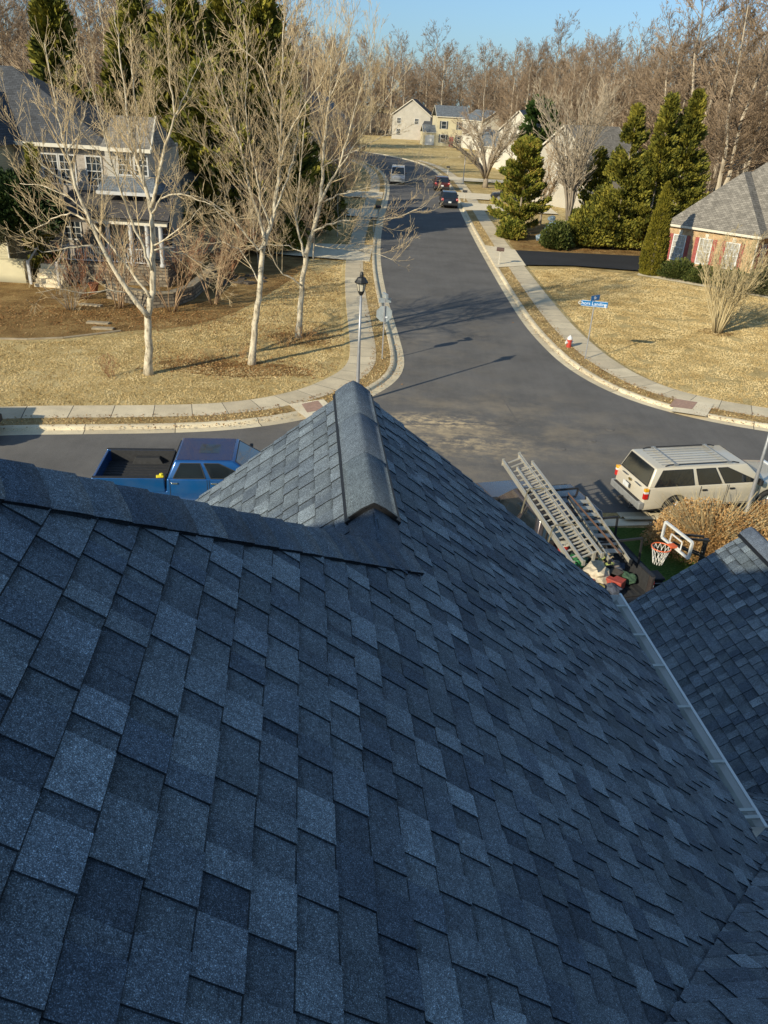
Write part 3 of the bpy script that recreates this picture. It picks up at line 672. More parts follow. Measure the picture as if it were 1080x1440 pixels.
def limbtree(name, label, base, limbs, Y0, seed, rt=.15, cfg=None, depth=2.0, bark=M_white_bark, group=None):
    """trunk and main limbs as surveyed polylines; everything finer grows from them"""
    rr = random.Random(seed); t = empty(name, tuple(base), 0, label, 'tree', group)
    mbT, mbC = MB(), MB(); o = V(base)
    for li, (pts, r0, r1, dy) in enumerate(limbs):
        P = []; n = len(pts)
        for i, q in enumerate(pts):
            f = i/(n-1); P.append(PY(q[0], q[1], Y0 + dy[0] + (dy[1]-dy[0])*f) - o)
        if pts[0] == limbs[0][0][0]: P[0].z = -.05
        L = []                                              # subdivide with a little wander
        for a, b in zip(P, P[1:]):
            for j in range(3): L.append(a.lerp(b, j/3) + (unit(rr)*.035 if (j or len(L)) else V((0, 0, 0))))
        L.append(P[-1]); m = len(L); rs = [(r0+(r1-r0)*(i/(m-1))**.95)*(1.0 if li == 0 else 1.03) for i in range(m)]
        if li == 0: rs[0] *= 1.35; rs[1] *= 1.1
        mbT.tube(L, rs, 9 if r0 > .05 else 6, 0)
        ln = sum((b-a).length for a, b in zip(L, L[1:])); skip = .55 if li == 0 else .12
        for _ in range(int(ln*cfg['first'])):
            f = rr.uniform(skip, 1)*(m-1); i = min(m-2, int(f)); q = L[i].lerp(L[i+1], f-i); ax = (L[i+1]-L[i]).normalized()
            side = unit(rr); side = (side-ax*side.dot(ax)).normalized(); a = rr.uniform(.5, 1.1); h = f/(m-1)
            nd = ax*math.cos(a)+side*math.sin(a)+V((0, 0, .25)); Lc = rr.uniform(1.2, 3.7)*(1-.42*h)*cfg.get('len', 1)
            branch(mbC, rr, q, nd, Lc, max(.007, min(.022, rs[i]*.40)), 0, cfg)
    mbT.build('trunk', bark, t, smooth=True); mbC.build('crown', [M_twig], t, smooth=False)
    return t
CF = {0: (3.6, .44, .62, 6, 4, .55), 1: (5.2, .55, .6, 3, 3, .35), 2: (0, 0, 0, 2, 3, .2), 'min': .0044, 'first': 2.7}
limbtree('birch_tree', 'pale barked bare tree forking low, leftmost of the three on the corner lawn', G(209, 525), [
    ([(209, 527), (209, 490), (208, 443), (214, 410), (215, 365), (214, 322), (212, 292), (203, 262), (192, 222), (184, 190), (176, 140), (168, 70), (160, 10)], .165, .012, (0, .6)),
    ([(208, 445), (180, 410), (150, 362), (126, 310), (107, 262), (95, 215), (85, 180), (74, 125), (62, 60)], .105, .010, (0, -.5)),
    ([(211, 418), (188, 385), (165, 358), (140, 325), (120, 298), (98, 276), (60, 262), (28, 258)], .06, .010, (0, 1.4)),
    ([(213, 380), (202, 350), (185, 310), (172, 275), (160, 238), (147, 188), (136, 142), (118, 90)], .055, .009, (0, -1.5)),
    ([(212, 292), (222, 255), (232, 205), (246, 165), (262, 130), (285, 80)], .07, .008, (0, -.6)),
    ([(203, 262), (199, 215), (191, 150), (186, 97), (184, 40)], .05, .010, (.3, 1.2)),
    ([(214, 300), (226, 280), (243, 272), (268, 276), (300, 290), (322, 312)], .040, .008, (0, -1.5)),
    ([(217, 352), (235, 350), (262, 358), (282, 370), (310, 392)], .035, .007, (0, 1.2)),
    ([(217, 345), (240, 332), (262, 315), (285, 290)], .035, .008, (0, -1.2)),
    ([(150, 362), (128, 345), (95, 348), (60, 355), (38, 345)], .042, .007, (0, -1.6)),
    ([(126, 310), (100, 300), (80, 304), (58, 318), (36, 328)], .042, .007, (0, 1.2)),
    ([(107, 262), (82, 248), (58, 232), (38, 208), (20, 190)], .04, .007, (0, -.8)),
    ([(182, 412), (150, 408), (118, 412), (80, 405), (50, 412)], .030, .006, (0, -2.0)),
    ([(95, 215), (110, 190), (122, 150), (128, 110)], .03, .007, (0, .8)),
    ([(246, 165), (240, 120), (236, 70), (240, 20)], .035, .007, (-.6, -1.0)),
    ], 31.2, 21, cfg={**CF, 'first': 2.9})
limbtree('birch_tree', 'pale barked bare tree with a straight leader, middle of the three corner trees', G(354, 513), [
    ([(354, 515), (357, 470), (362, 430), (366, 400), (371, 345), (378, 322), (385, 300), (391, 255), (394, 215), (396, 167), (396, 110), (398, 50), (402, -20)], .15, .012, (0, .5)),
    ([(371, 346), (362, 352), (343, 325), (322, 302), (304, 288), (280, 278), (256, 274), (230, 250)], .05, .008, (0, -1.2)),
    ([(372, 338), (366, 312), (352, 268), (344, 228), (334, 194), (322, 160), (312, 130), (298, 92), (285, 40)], .062, .009, (0, 1.0)),
    ([(393, 232), (402, 200), (415, 172), (430, 145), (449, 119), (462, 90)], .038, .008, (.2, -1.4)),
    ([(394, 200), (386, 165), (378, 125), (370, 97), (352, 78), (330, 60)], .038, .008, (.2, 1.2)),
    ([(380, 318), (366, 280), (360, 240), (350, 200), (345, 150), (348, 90), (342, 20)], .042, .009, (0, -1.0)),
    ([(385, 300), (400, 262), (412, 225), (420, 180), (424, 120), (432, 50)], .042, .009, (0, 1.4)),
    ([(352, 268), (330, 250), (310, 222), (290, 205), (262, 190)], .03, .007, (.5, -.8)),
    ([(366, 400), (352, 372), (335, 350), (312, 340), (290, 342)], .03, .007, (0, 1.6)),
    ([(396, 150), (408, 110), (420, 60), (425, 5)], .03, .008, (.4, -1.0)),
    ([(334, 194), (316, 178), (296, 168), (276, 140)], .024, .007, (.9, .2)),
    ], 33.3, 22, cfg={**CF, 'first': 3.2})
limbtree('birch_tree', 'pale barked bare tree with a long low limb over the street, nearest the corner walk', G(420, 475), [
    ([(420, 477), (422, 440), (425, 400), (430, 358), (441, 325), (450, 285), (453, 250), (454, 222), (458, 178), (463, 139), (466, 83), (474, 20)], .15, .011, (0, .4)),
    ([(449, 288), (462, 262), (477, 236), (488, 195), (499, 156), (510, 120), (518, 90), (528, 45)], .06, .008, (0, -.8)),
    ([(428, 362), (422, 335), (415, 300), (420, 264), (426, 200), (430, 140), (436, 70)], .055, .009, (0, 1.2)),
    ([(425, 402), (412, 393), (398, 386), (386, 370), (377, 350), (372, 320)], .05, .010, (0, -.9)),
    ([(441, 325), (460, 316), (484, 310), (515, 309), (545, 308), (575, 300), (600, 288)], .045, .008, (0, -.8)),
    ([(455, 284), (475, 274), (502, 268), (535, 261), (565, 258), (590, 250)], .038, .008, (0, .8)),
    ([(443, 345), (470, 350), (500, 352), (530, 356), (556, 368)], .026, .006, (0, -1.2)),
    ([(477, 236), (495, 210), (518, 178), (540, 142), (556, 120)], .034, .007, (-.4, -1.6)),
    ([(454, 235), (474, 225), (500, 212), (530, 196), (552, 184)], .03, .007, (0, 1.5)),
    ([(430, 358), (405, 345), (380, 344), (352, 346), (328, 358)], .028, .006, (0, 1.2)),
    ([(463, 139), (478, 105), (490, 60), (498, 10)], .028, .008, (.3, -.6)),
    ([(458, 178), (448, 140), (440, 95), (446, 30)], .028, .008, (.3, 1.2)),
    ], 37.9, 23, cfg={**CF, 'first': 3.2})
# seed pods hanging on the highest twigs of the corner trees are too small to part from the crown
def vase_tree(name, label, loc, h, spread, seed, n0=9, bark=M_grey_bark, twig=M_gtwig, up=.75, trunk_h=.12, r=.16, cfg=None, group=None, sc3=None):
    rr = random.Random(seed); t = empty(name, tuple(loc), 0, label, 'tree', group); T, C = MB(), MB()
    cfg = cfg or {0: (2.2, .48, .55, 5, 4, .35), 1: (4.2, .5, .6, 3, 3, .3), 2: (0, 0, 0, 2, 3, .2), 'min': .009}
    th = h*trunk_h; T.tube([V((0, 0, -.05)), V((.02, 0, th*.5)), V((0, .03, th))], [r*1.25, r, r*.95], 9)
    for i in range(n0):
        a = 2*PI*i/n0+rr.uniform(-.3, .3); k = rr.uniform(.35, 1); d = V((math.cos(a)*spread*k, math.sin(a)*spread*k, h*(1-trunk_h)*rr.uniform(.8, 1.02)*(1-.25*k*(1-up))))
        p = V((0, 0, th*rr.uniform(.75, 1))); n = 7; P = [p]
        for j in range(1, n+1):
            f = j/n; bow = f**(.85 if up > .5 else .62); P.append(p + V((d.x*f**1.25 if up > .5 else d.x*f**.9, d.y*f**1.25 if up > .5 else d.y*f**.9, d.z*bow)) + unit(rr)*.08*h/10)
        rs = [max(.012, r*.5*(1-.9*j/n)) for j in range(n+1)]; T.tube(P, rs, 6)
        for _ in range(int(h*cfg.get('first', 2.6))):
            f = rr.uniform(.22, 1)*n; j = min(n-1, int(f)); q = P[j].lerp(P[j+1], f-j); ax = (P[j+1]-P[j]).normalized(); s = unit(rr); s = (s-ax*s.dot(ax)).normalized()
            b = rr.uniform(.35, .85); branch(C, rr, q, ax*math.cos(b)+s*math.sin(b), h*.16*rr.uniform(.5, 1.2), rs[j]*.5, 0, cfg)
    T.build('trunk', bark, t, smooth=True); C.build('crown', twig, t); return t
vase_tree('bare_tree', 'tall vase shaped bare tree rising from the shrubs beyond the asphalt driveway', G(793, 344), 12.4, 4.4, 31, 13, r=.22, trunk_h=.16, cfg={0: (1.8, .5, .5, 5, 4, .35), 1: (3.2, .5, .55, 3, 3, .3), 2: (0, 0, 0, 2, 3, .2), 'min': .012, 'first': 2.8})
vase_tree('bare_tree', 'broad low rounded bare tree beside the far driveways', G(682, 264), 8.6, 7.4, 32, 15, r=.36, up=.2, trunk_h=.14, cfg={0: (1.8, .5, .6, 5, 4, .3), 1: (3.0, .5, .6, 3, 3, .2), 2: (0, 0, 0, 2, 3, .2), 'min': .022, 'first': 3.4})
M_copper = bark_mat('coppery_twig', (.30, .19, .10), (.48, .33, .18), 3)
vase_tree('bare_tree', 'small coppery twigged bare tree leaning over the yellow green conifer', G(745, 318)+V((1.2, 1.5, 0)), 7.5, 3.4, 33, 10, r=.12, twig=M_copper, cfg={0: (2.6, .5, .6, 4, 4, .2), 1: (4.5, .5, .6, 3, 3, .2), 2: (0, 0, 0, 2, 3, .2), 'min': .012, 'first': 4})
def stem_shrub(name, label, loc, h, spread, seed, n0=12, mats=(M_crape, M_crape), mn=.006, dens=3.0, group=None, cat='shrub'):
    rr = random.Random(seed); t = empty(name, tuple(loc), 0, label, cat, group); T, C = MB(), MB()
    cfg = {0: (3.5, .5, .5, 4, 3, .3), 1: (4.5, .55, .6, 3, 3, .2), 2: (0, 0, 0, 2, 3, .1), 'min': mn}
    for i in range(n0):
        a = rr.uniform(0, 2*PI); k = rr.uniform(.2, 1); p = V((math.cos(a)*.18, math.sin(a)*.18, 0)); P = [p]; n = 6
        for j in range(1, n+1): f = j/n; P.append(p+V((math.cos(a)*spread*k*f**1.1, math.sin(a)*spread*k*f**1.1, h*f*rr.uniform(.9, 1.0)*(1-.2*k)))+unit(rr)*.05)
        rs = [max(mn, .035*h/4*(1-.85*j/n)) for j in range(n+1)]; T.tube(P, rs, 5)
        for _ in range(int(h*dens)):
            f = rr.uniform(.3, 1)*n; j = min(n-1, int(f)); q = P[j].lerp(P[j+1], f-j); ax = (P[j+1]-P[j]).normalized(); s = unit(rr); s = (s-ax*s.dot(ax)).normalized()
            b = rr.uniform(.3, .8); branch(C, rr, q, ax*math.cos(b)+s*math.sin(b), h*.22*rr.uniform(.4, 1.1), rs[j]*.6, 0, cfg)
    T.build('stem', mats[0], t, smooth=True); C.build('crown', mats[1], t); return t
M_pale = bark_mat('pale_shrub_stem', (.36, .28, .15), (.52, .42, .24), 5)
stem_shrub('bare_shrub', 'tall multi stemmed bare shrub standing alone on the lawn before the brick house', G(1008, 468), 5.2, 2.1, 41, 26, (M_pale, M_pale), .0075, 3.2)
cr = stem_shrub('crape_myrtle', 'bare tan stemmed shrub in front of the porch steps', G(168, 433), 4.4, 1.9, 42, 9, mn=.007, dens=3.6, group='bare stemmed shrubs before the stone wall')
stem_shrub('crape_myrtle', 'bare tan stemmed shrub before the middle of the stone wall', G(242, 438), 4.0, 2.2, 43, 9, mn=.007, dens=3.6, group='bare stemmed shrubs before the stone wall')
stem_shrub('crape_myrtle', 'bare tan stemmed shrub at the street end of the stone wall', G(300, 428), 4.6, 2.3, 44, 11, mn=.007, dens=3.8, group='bare stemmed shrubs before the stone wall')
M_red = bark_mat('reddish_twig', (.20, .09, .045), (.36, .18, .10), 3)
for i, (x, y, h, lb) in enumerate(((120, 420, 2.8, 'reddish bare shrub beside the flower pot'), (262, 398, 3.2, 'dense reddish bare shrub behind the stone wall'), (320, 392, 3.4, 'wide reddish bare shrub behind the street end of the wall'), (100, 436, 2.2, 'low pale twiggy shrub under the dark evergreen by the porch'))):
    stem_shrub('bare_shrub', lb, G(x, y), h, h*.75, 50+i, 16, ((M_red, M_red) if i < 3 else (M_grey_bark, M_grey_bark)), .006, 4.6, group='low twiggy shrubs in the garden bed')
stem_shrub('bare_shrub', 'knee high twiggy shrub on the lawn left of the long limbed tree', G(160, 531), 1.0, .45, 61, 12, (M_red, M_red), .004, 6)
M_rust = bark_mat('rusty_stem', (.30, .15, .06), (.55, .32, .14), 3)
for i, (x, y, h, lb) in enumerate(((262, 512, .45, 'low rusty weeds between the forked tree and the middle corner tree'), (300, 505, .5, 'rusty weedy clump left of the middle corner tree'), (335, 503, .6, 'rusty weedy clump at the foot of the middle corner tree'), (400, 487, .5, 'rusty weeds left of the street side corner tree'), (428, 478, .8, 'taller rusty weeds at the foot of the street side corner tree'))):
    stem_shrub('weed_clump', lb, G(x, y), h, h*1.1, 150+i, 22, (M_rust, M_rust), .004, 9, cat='weeds')
# ------------------------------------------------ conifers and leafy shrubs
M_cyp = leaf_mat('cypress_green', [(.10, (.015, .023, .005)), (.33, (.075, .085, .014)), (.56, (.20, .185, .026)), (.88, (.36, .30, .045))], sc_=.8)
M_cypd = leaf_mat('dark_cypress_green', [(.08, (.014, .024, .005)), (.30, (.07, .085, .015)), (.52, (.20, .19, .03)), (.85, (.36, .31, .05))], sc_=.6)
M_gold = leaf_mat('golden_arborvitae', [(.1, (.045, .045, .006)), (.45, (.14, .125, .012)), (.75, (.23, .19, .02)), (.95, (.32, .26, .04))], sc_=2)
M_yel = leaf_mat('yellow_green_foliage', [(.06, (.02, .035, .006)), (.28, (.09, .11, .014)), (.5, (.22, .22, .03)), (.78, (.36, .27, .05)), (.97, (.46, .28, .08))], sc_=.9)
M_pine = leaf_mat('pine_green', [(.1, (.008, .022, .006)), (.45, (.03, .065, .012)), (.7, (.07, .11, .02)), (.95, (.13, .17, .04))], sc_=.6)
M_box = leaf_mat('boxwood_green', [(.1, (.015, .03, .006)), (.45, (.06, .08, .015)), (.7, (.12, .13, .03)), (.95, (.2, .19, .06))], sc_=2.5)
M_holly = leaf_mat('holly_green', [(.1, (.006, .016, .006)), (.45, (.022, .045, .012)), (.7, (.05, .08, .02)), (.95, (.12, .14, .04))], sc_=1.2)
M_juni = leaf_mat('juniper_grey_green', [(.1, (.03, .035, .015)), (.45, (.10, .10, .045)), (.7, (.18, .17, .085)), (.95, (.27, .24, .13))], sc_=1.2)
M_tan = leaf_mat('dead_leaf_tan', [(.06, (.10, .05, .018)), (.33, (.36, .19, .07)), (.6, (.58, .36, .15)), (.85, (.76, .55, .28))], sc_=1.6)
def spray(mb, rr, c, out, s, n=5, w_=.3, drop=0):
    for _ in range(n):
        d = (out + unit(rr)*.55 + V((0, 0, drop))).normalized(); sd_ = d.cross(unit(rr)); 
        if sd_.length < .1: continue
        sd_.normalize(); a = c + unit(rr)*s*.35; L = s*rr.uniform(.6, 1.2)
        mb.quad(a, a+d*L*.5+sd_*L*w_, a+d*L, a+d*L*.5-sd_*L*w_)
def conifer(name, label, loc, h, r, seed, m=M_cyp, n=3200, s=.42, base=.04, pw=.8, up=.8, trunk=.12, group=None, rag=.35, cat='evergreen tree', tight=False):
    rr = random.Random(seed); t = empty(name, tuple(loc), rr.uniform(0, 6), label, cat, group); mb = MB()
    nb = int(42*h/10)                                       # boughs: ridges of foliage with dark gaps between
    bough = [(rr.uniform(base, .97), rr.uniform(0, 2*PI), rr.uniform(.75, 1.18)) for _ in range(nb*3)]
    for i in range(n):
        z, a, k = bough[rr.randrange(len(bough))]; f = rr.random()**.55
        env = r*max(.03, (1-((z-base)/(1-base))**1.0)**pw)*k*min(1, .55+(z-base)*6)
        rad = env*f; aa = a+rr.gauss(0, .22)/(f+.25)*.5; zz_ = z*h+rad*(up-.35)*.9+rr.gauss(0, .12)*h/10
        
        if tight: z = rr.random()**1.15; aa = rr.uniform(0, 6.283); rad = r*min(1, .72+z*1.6)*(1-z**1.7)**.8*rr.uniform(.86, 1.02)*(1+.05*math.sin(aa*5+z*9)); zz_ = z*h
        c = V((math.cos(aa)*rad, math.sin(aa)*rad, max(.05, min(h, zz_)))); out = V((math.cos(aa), math.sin(aa), up))
        spray(mb, rr, c, out, s*rr.uniform(.6, 1.25), 4, .22)
    for i in range(int(n*.03)): spray(mb, rr, V((rr.gauss(0, .08), rr.gauss(0, .08), h*rr.uniform(.9, 1.0))), V((0, 0, 1)), s*.7, 3, .2)
    T = MB(); T.tube([V((0, 0, -.05)), V((0, 0, h*.5)), V((0, 0, h*.95))], [trunk, trunk*.6, .02], 7); T.build('trunk', M_grey_bark, t)
    mb.build('crown', m, t); return t
c1 = conifer('cypress_tree', 'tall olive green cypress, the leftmost of three beside the golden conifer', G(868, 354)+V((0, 1.5, 0)), 10.9, 2.7, 71, n=10500, s=.31, group='cypresses beside the brick house')
conifer('cypress_tree', 'tall olive green cypress in the middle of the three beside the brick house', G(906, 356)+V((0, .5, 0)), 11.7, 2.4, 72, n=10500, s=.31, group='cypresses beside the brick house')
conifer('cypress_tree', 'tall full olive cypress closest to the brick house roof', G(937, 358)+V((.2, .8, 0)), 12.1, 2.7, 74, n=10500, s=.31, group='cypresses beside the brick house')
conifer('arborvitae', 'narrow golden green cone at the corner of the brick house', G(914, 386), 6.2, .92, 75, M_gold, 7000, .15, .0, .62, 2.2, group=None, tight=True)
conifer('spruce_tree', 'slim dark conifer peeking between the bare tree and the cypresses', G(838, 352)+V((0, 4, 0)), 7.5, 2.0, 76, M_cypd, 2600, .4)
LC = [((64, -25), 60, 17.0, 2.5, M_cyp, 'columnar olive evergreen rising behind the grey roof'), ((185, 0), 67, 16.5, 4.0, M_cypd, 'dark green spire behind the small gable'), ((250, -12), 64, 17.2, 4.4, M_cyp, 'big dark green conifer in the middle of the row behind the bare trees'), ((316, -6), 66, 17.2, 4.2, M_cypd, 'dark conifer between the two bare corner trees'), ((368, -2), 66, 17.0, 4.3, M_cyp, 'ragged olive conifer behind the straight leader tree'), ((290, 90), 60, 12.5, 4.0, M_cypd, 'shorter dark conifer filling the row below the spires')]
for i, ((px, py), Y, h, r_, m, lb) in enumerate(LC):
    q = PY(px, py, Y); conifer('evergreen_tree', lb, (q.x, Y, 0), max(q.z, 6), r_, 80+i, m, 10500, .50, .05, .62, .8, .2, 'evergreens behind the left house')
q = G(742, 262); t = conifer('pine_tree', 'round headed bright green pine in front of the white gable', (q.x, q.y-4, 0), 11.3, 3.0, 90, M_pine, 3600, .6, .30, .45, .6)
def shrub(name, label, loc, rx, ry, rz, seed, m, n=2600, s=.16, cat='shrub', group=None, rag=.25, w_=.3, stems=None, z0=0, dens=.55):
    rr = random.Random(seed); t = empty(name, tuple(loc), 0, label, cat, group); mb = MB()
    lumps = [(unit(rr), rr.uniform(.62, 1.25)) for _ in range(22)]
    for i in range(n):
        d = unit(rr); d.z = abs(d.z)*1.0 if rr.random() < .8 else d.z*.3
        lu = max(d.dot(q)*k for q, k in lumps); f = rr.random()**.4*(.42+.62*lu)
        c = V((d.x*rx*f, d.y*ry*f, z0+max(.03, rz*(.12+.88*abs(d.z))*f if z0 == 0 else rz*d.z*f+rz)))
        spray(mb, rr, c, V((d.x, d.y, d.z+.4)), s*rr.uniform(.6, 1.3), 4, w_)
    if stems:
        T = MB()
        for i in range(stems):
            a = rr.uniform(0, 6.28); k = rr.uniform(.2, .95); T.tube([V((0, 0, 0)), V((math.cos(a)*rx*k*.5, math.sin(a)*ry*k*.5, rz*.55)), V((math.cos(a)*rx*k, math.sin(a)*ry*k, rz*rr.uniform(.8, 1.35)))], [.010, .008, .003], 4)
        T.build('stem', M_pale, t)
    mb.build('crown', m, t); return t
conifer('yellow_conifer', 'bushy yellow green conifer with rusty tips beside the sidewalk', G(734, 333)+V((-.2, 1.8, 0)), 7.9, 2.6, 91, M_yel, 14000, .30, .0, .5, .8, cat='evergreen tree')
shrub('evergreen_bush', 'low round yellow green bush at the sidewalk edge under the rusty conifer', G(718, 336), 1.25, 1.1, 1.7, 101, M_yel, 1500, .2)
shrub('evergreen_bush', 'bright green bush at the foot of the vase shaped bare tree', G(780, 350), 1.3, 1.2, 2.0, 102, M_box, 1900, .2)
shrub('evergreen_bush', 'wide dull green bush right of the vase shaped bare tree', G(822, 350)+V((0, 1, 0)), 2.7, 1.6, 3.2, 103, M_cyp, 3600, .26)
shrub('evergreen_bush', 'dark low bush under the cypresses beyond the driveway', G(868, 352)+V((0, 1.2, 0)), 2.6, 1.5, 2.6, 104, M_cypd, 3000, .26)
for i, (x, y, rx, rz, lb) in enumerate(((955, 392, 1.5, 1.35, 'clipped green bush under the first brick house window'), (988, 398, 1.5, 1.3, 'clipped green bush under the middle brick house window'), (1030, 406, 1.6, 1.5, 'clipped green bush behind the lone bare shrub'), (1068, 414, 1.6, 1.7, 'loose brownish green bush at the brick house corner'))):
    shrub('boxwood_bush', lb, G(x, y), rx, 1.0, rz, 110+i, M_box if i < 3 else M_juni, 2400, .12, group='foundation bushes of the brick house')
# big dark evergreen and grey juniper by the left house
shrub('holly_tree', 'large glossy dark evergreen hiding the corner of the left house', (-20.6, 44.9, 0), 2.3, 1.6, 2.75, 120, M_holly, 9000, .19, cat='evergreen tree', z0=.75, stems=5)
shrub('juniper_bush', 'grey green feathery bush at the picture edge beside the dark evergreen', (-22.4, 43.8, 0), 1.4, 1.2, 1.5, 121, M_juni, 4600, .16, w_=.12, z0=1.1, stems=5)
conifer('yew_tree', 'dull olive evergreen against the stone wall of the left house', (-20.6, 47.6, 0), 7.2, 1.3, 122, M_cyp, 2200, .25)
# greenery along the far left side of the street
LS = [((-9.5, 61, 0), 2.6, 2.4, 3.4, M_cypd), ((-13, 66, 0), 3.2, 3, 4.6, M_holly), ((-8.5, 70, 0), 2.8, 2.6, 4.0, M_cyp), ((-12, 76, 0), 3.2, 3, 6, M_cypd), ((-7.5, 80, 0), 2.2, 2.2, 3.4, M_cyp), ((-11, 90, 0), 3, 3, 5.5, M_cypd), ((-9, 96.5, 0), 2.2, 2.2, 3.6, M_cyp), ((-19.5, 63, 0), 2, 2, 3.0, M_cyp)]
LBL = ['low dark hedge mass behind the corner trees', 'tall glossy dark shrub left of the street', 'olive shrub spilling toward the left sidewalk', 'tall dark evergreen clump casting shade across the street', 'small olive shrub by the left sidewalk', 'dark evergreen clump left of the parked van', 'olive shrub just before the parked van', 'olive shrub beside the yellow house']
for i, (p, rx, ry, rz, m) in enumerate(LS):
    shrub('evergreen_shrub', LBL[i], p, rx, ry, rz, 130+i, m, 3000, .30, group='evergreens along the left side of the street')
for i, (p, h, r_) in enumerate((((-10.5, 73.5, 0), 9.5, 2.3), ((-13.5, 82, 0), 11, 2.6), ((-19, 74, 0), 10, 2.2))):
    conifer('evergreen_tree', ['dark spire behind the left sidewalk hedge', 'tall dark conifer shading the middle of the street', 'dark conifer behind the yellow house'][i], p, h, r_, 140+i, M_cypd, 2600, .5, group='evergreens along the left side of the street')
# the tan bush by the hoop
tb = shrub('dead_leaf_bush', 'wide waist high bush of dry tan leaves beside the lamp post and parked wagon', (8.95, 19.2, 0), 1.85, 1.3, 1.2, 150, M_tan, 17000, .046, stems=260, w_=.34)
shrub('dead_leaf_bush', 'smaller rusty bush at the right edge behind the garage roof', (11.0, 20.3, 0), .8, .7, 1.0, 151, M_tan, 6000, .046, stems=20, w_=.34)
shrub('evergreen_bush', 'small leafy green bush under the basketball net', (6.35, 14.9, 0), .75, .7, .8, 152, M_box, 1500, .10)
shrub('evergreen_bush', 'leafy green bush behind the basketball post', (7.4, 16.0, 0), .8, .7, .95, 153, M_holly, 1700, .10)
# ------------------------------------------------ bare woods
def wood_tree(seed, h, spread, mn=.019, dens=1.0, mT=M_fortrunk, mC=M_forest, two=False):
    rr = random.Random(seed); mb = MB(); cfg = {0: (1.5*dens, .46, .65, 4, 3, .3), 1: (2.8*dens, .52, .65, 3, 3, .3), 2: (3.8*dens, .55, .6, 2, 3, .2), 3: (0, 0, 0, 1, 3, .1), 'min': mn}
    tops = [(0, 0)] if not two else [(-.9, .2), (1.0, -.3)]
    for ox, oy in tops:
        P = [V((ox*.15, oy*.15, -.3))]; n = 8
        for j in range(1, n+1): P.append(V((ox*j/n*2+rr.gauss(0, .14), oy*j/n*2+rr.gauss(0, .14), h*.9*j/n)))
        rs = [max(mn, h*.0125*(1-.85*j/n)) for j in range(n+1)]; mb.tube(P, rs, 6, 0, cap=False)
        nb = int(34*dens)
        for i in range(nb):
            f = (.26+.72*(i/nb))*n; j = min(n-1, int(f)); q = P[j].lerp(P[j+1], f-j); a = rr.uniform(0, 6.28); h_ = f/n
            el = .15+.72*h_; d = V((math.cos(a)*math.cos(el), math.sin(a)*math.cos(el), math.sin(el))); L = spread*(1.3-.62*h_)*rr.uniform(.65, 1.15)
            branch(mb, rr, q, d, L, rs[j]*.45, 0, cfg, 1)
    me = mb.build('woodland_tree', [mT, mC]); return me
GF = 'bare trees of the woods'
protos = [wood_tree(200, 21, 6.6), wood_tree(201, 24, 7.0, two=True), wood_tree(202, 19, 5.6), wood_tree(203, 23, 6.8), wood_tree(204, 17, 5.8, two=True), wood_tree(205, 26, 7.2)]
WL = {'far': 'tall brown bare tree in the woods behind the far houses', 'right': 'tall brown bare tree in the woods above the brick house and cypresses', 'left': 'brown bare tree in the woods behind the row of dark evergreens', 'mid': 'bare tree of the thicket between the far white houses'}
used = [False]*6
def place(k, loc, rz, s, lab):
    if not used[k]:
        used[k] = True; o = protos[k]
    else: o = protos[k].copy(); COL.objects.link(o)
    o.location = loc; o.rotation_euler = (0, 0, rz); o.scale = (s, s, s*1.0); tag(o, WL[lab], 'tree', GF); return o
rr = random.Random(77)
def row(n, x0, x1, yfn, lab, s0, s1, ks=(0, 1, 2, 3, 4, 5)):
    for i in range(n):
        x = x0+(x1-x0)*(i+rr.random())/n; y = yfn(x)+rr.uniform(-5, 5); place(rr.choice(ks), (x, y, -.1), rr.uniform(0, 6.28), rr.uniform(s0, s1), lab)
# far wall of woods behind the houses at the end of the street
row(20, -60, 42, lambda x: 268, 'far', .88, 1.06); row(22, -60, 45, lambda x: 282, 'far', .96, 1.12); row(26, -70, 55, lambda x: 300, 'far', 1.1, 1.25)
# right: closes in behind the brick house
row(16, 30, 78, lambda x: 190-.9*(x-30), 'right', .84, 1.0); row(16, 30, 90, lambda x: 215-.9*(x-30), 'right', .95, 1.12); row(14, 34, 100, lambda x: 245-.9*(x-34), 'right', 1.05, 1.2)
row(14, 27, 56, lambda x: 128-.9*(x-27), 'right', .72, .95); row(12, 34, 66, lambda x: 116-.8*(x-34), 'right', .9, 1.1); row(9, 33, 52, lambda x: 94-.6*(x-33), 'right', .7, .95)
row(8, 26, 40, lambda x: 165, 'mid', .7, .9); row(7, 22, 36, lambda x: 205, 'mid', .8, 1.0)
# left: behind and between the evergreens
row(16, -62, -14, lambda x: 100, 'left', .75, 1.0); row(14, -66, -16, lambda x: 120, 'left', .9, 1.1); row(12, -60, -16, lambda x: 145, 'left', .95, 1.15); row(8, -36, -12, lambda x: 78, 'left', .5, .7)
row(7, -26, -12, lambda x: 190, 'left', .75, .95); row(6, -13, -7, lambda x: 120+rr.uniform(-25, 30), 'left', .35, .5)
place(3, (13.5, 160, 0), 1, .72, 'mid'); place(0, (16.5, 135, 0), 2, .62, 'mid'); place(5, (10, 262, 0), 3, .95, 'far')

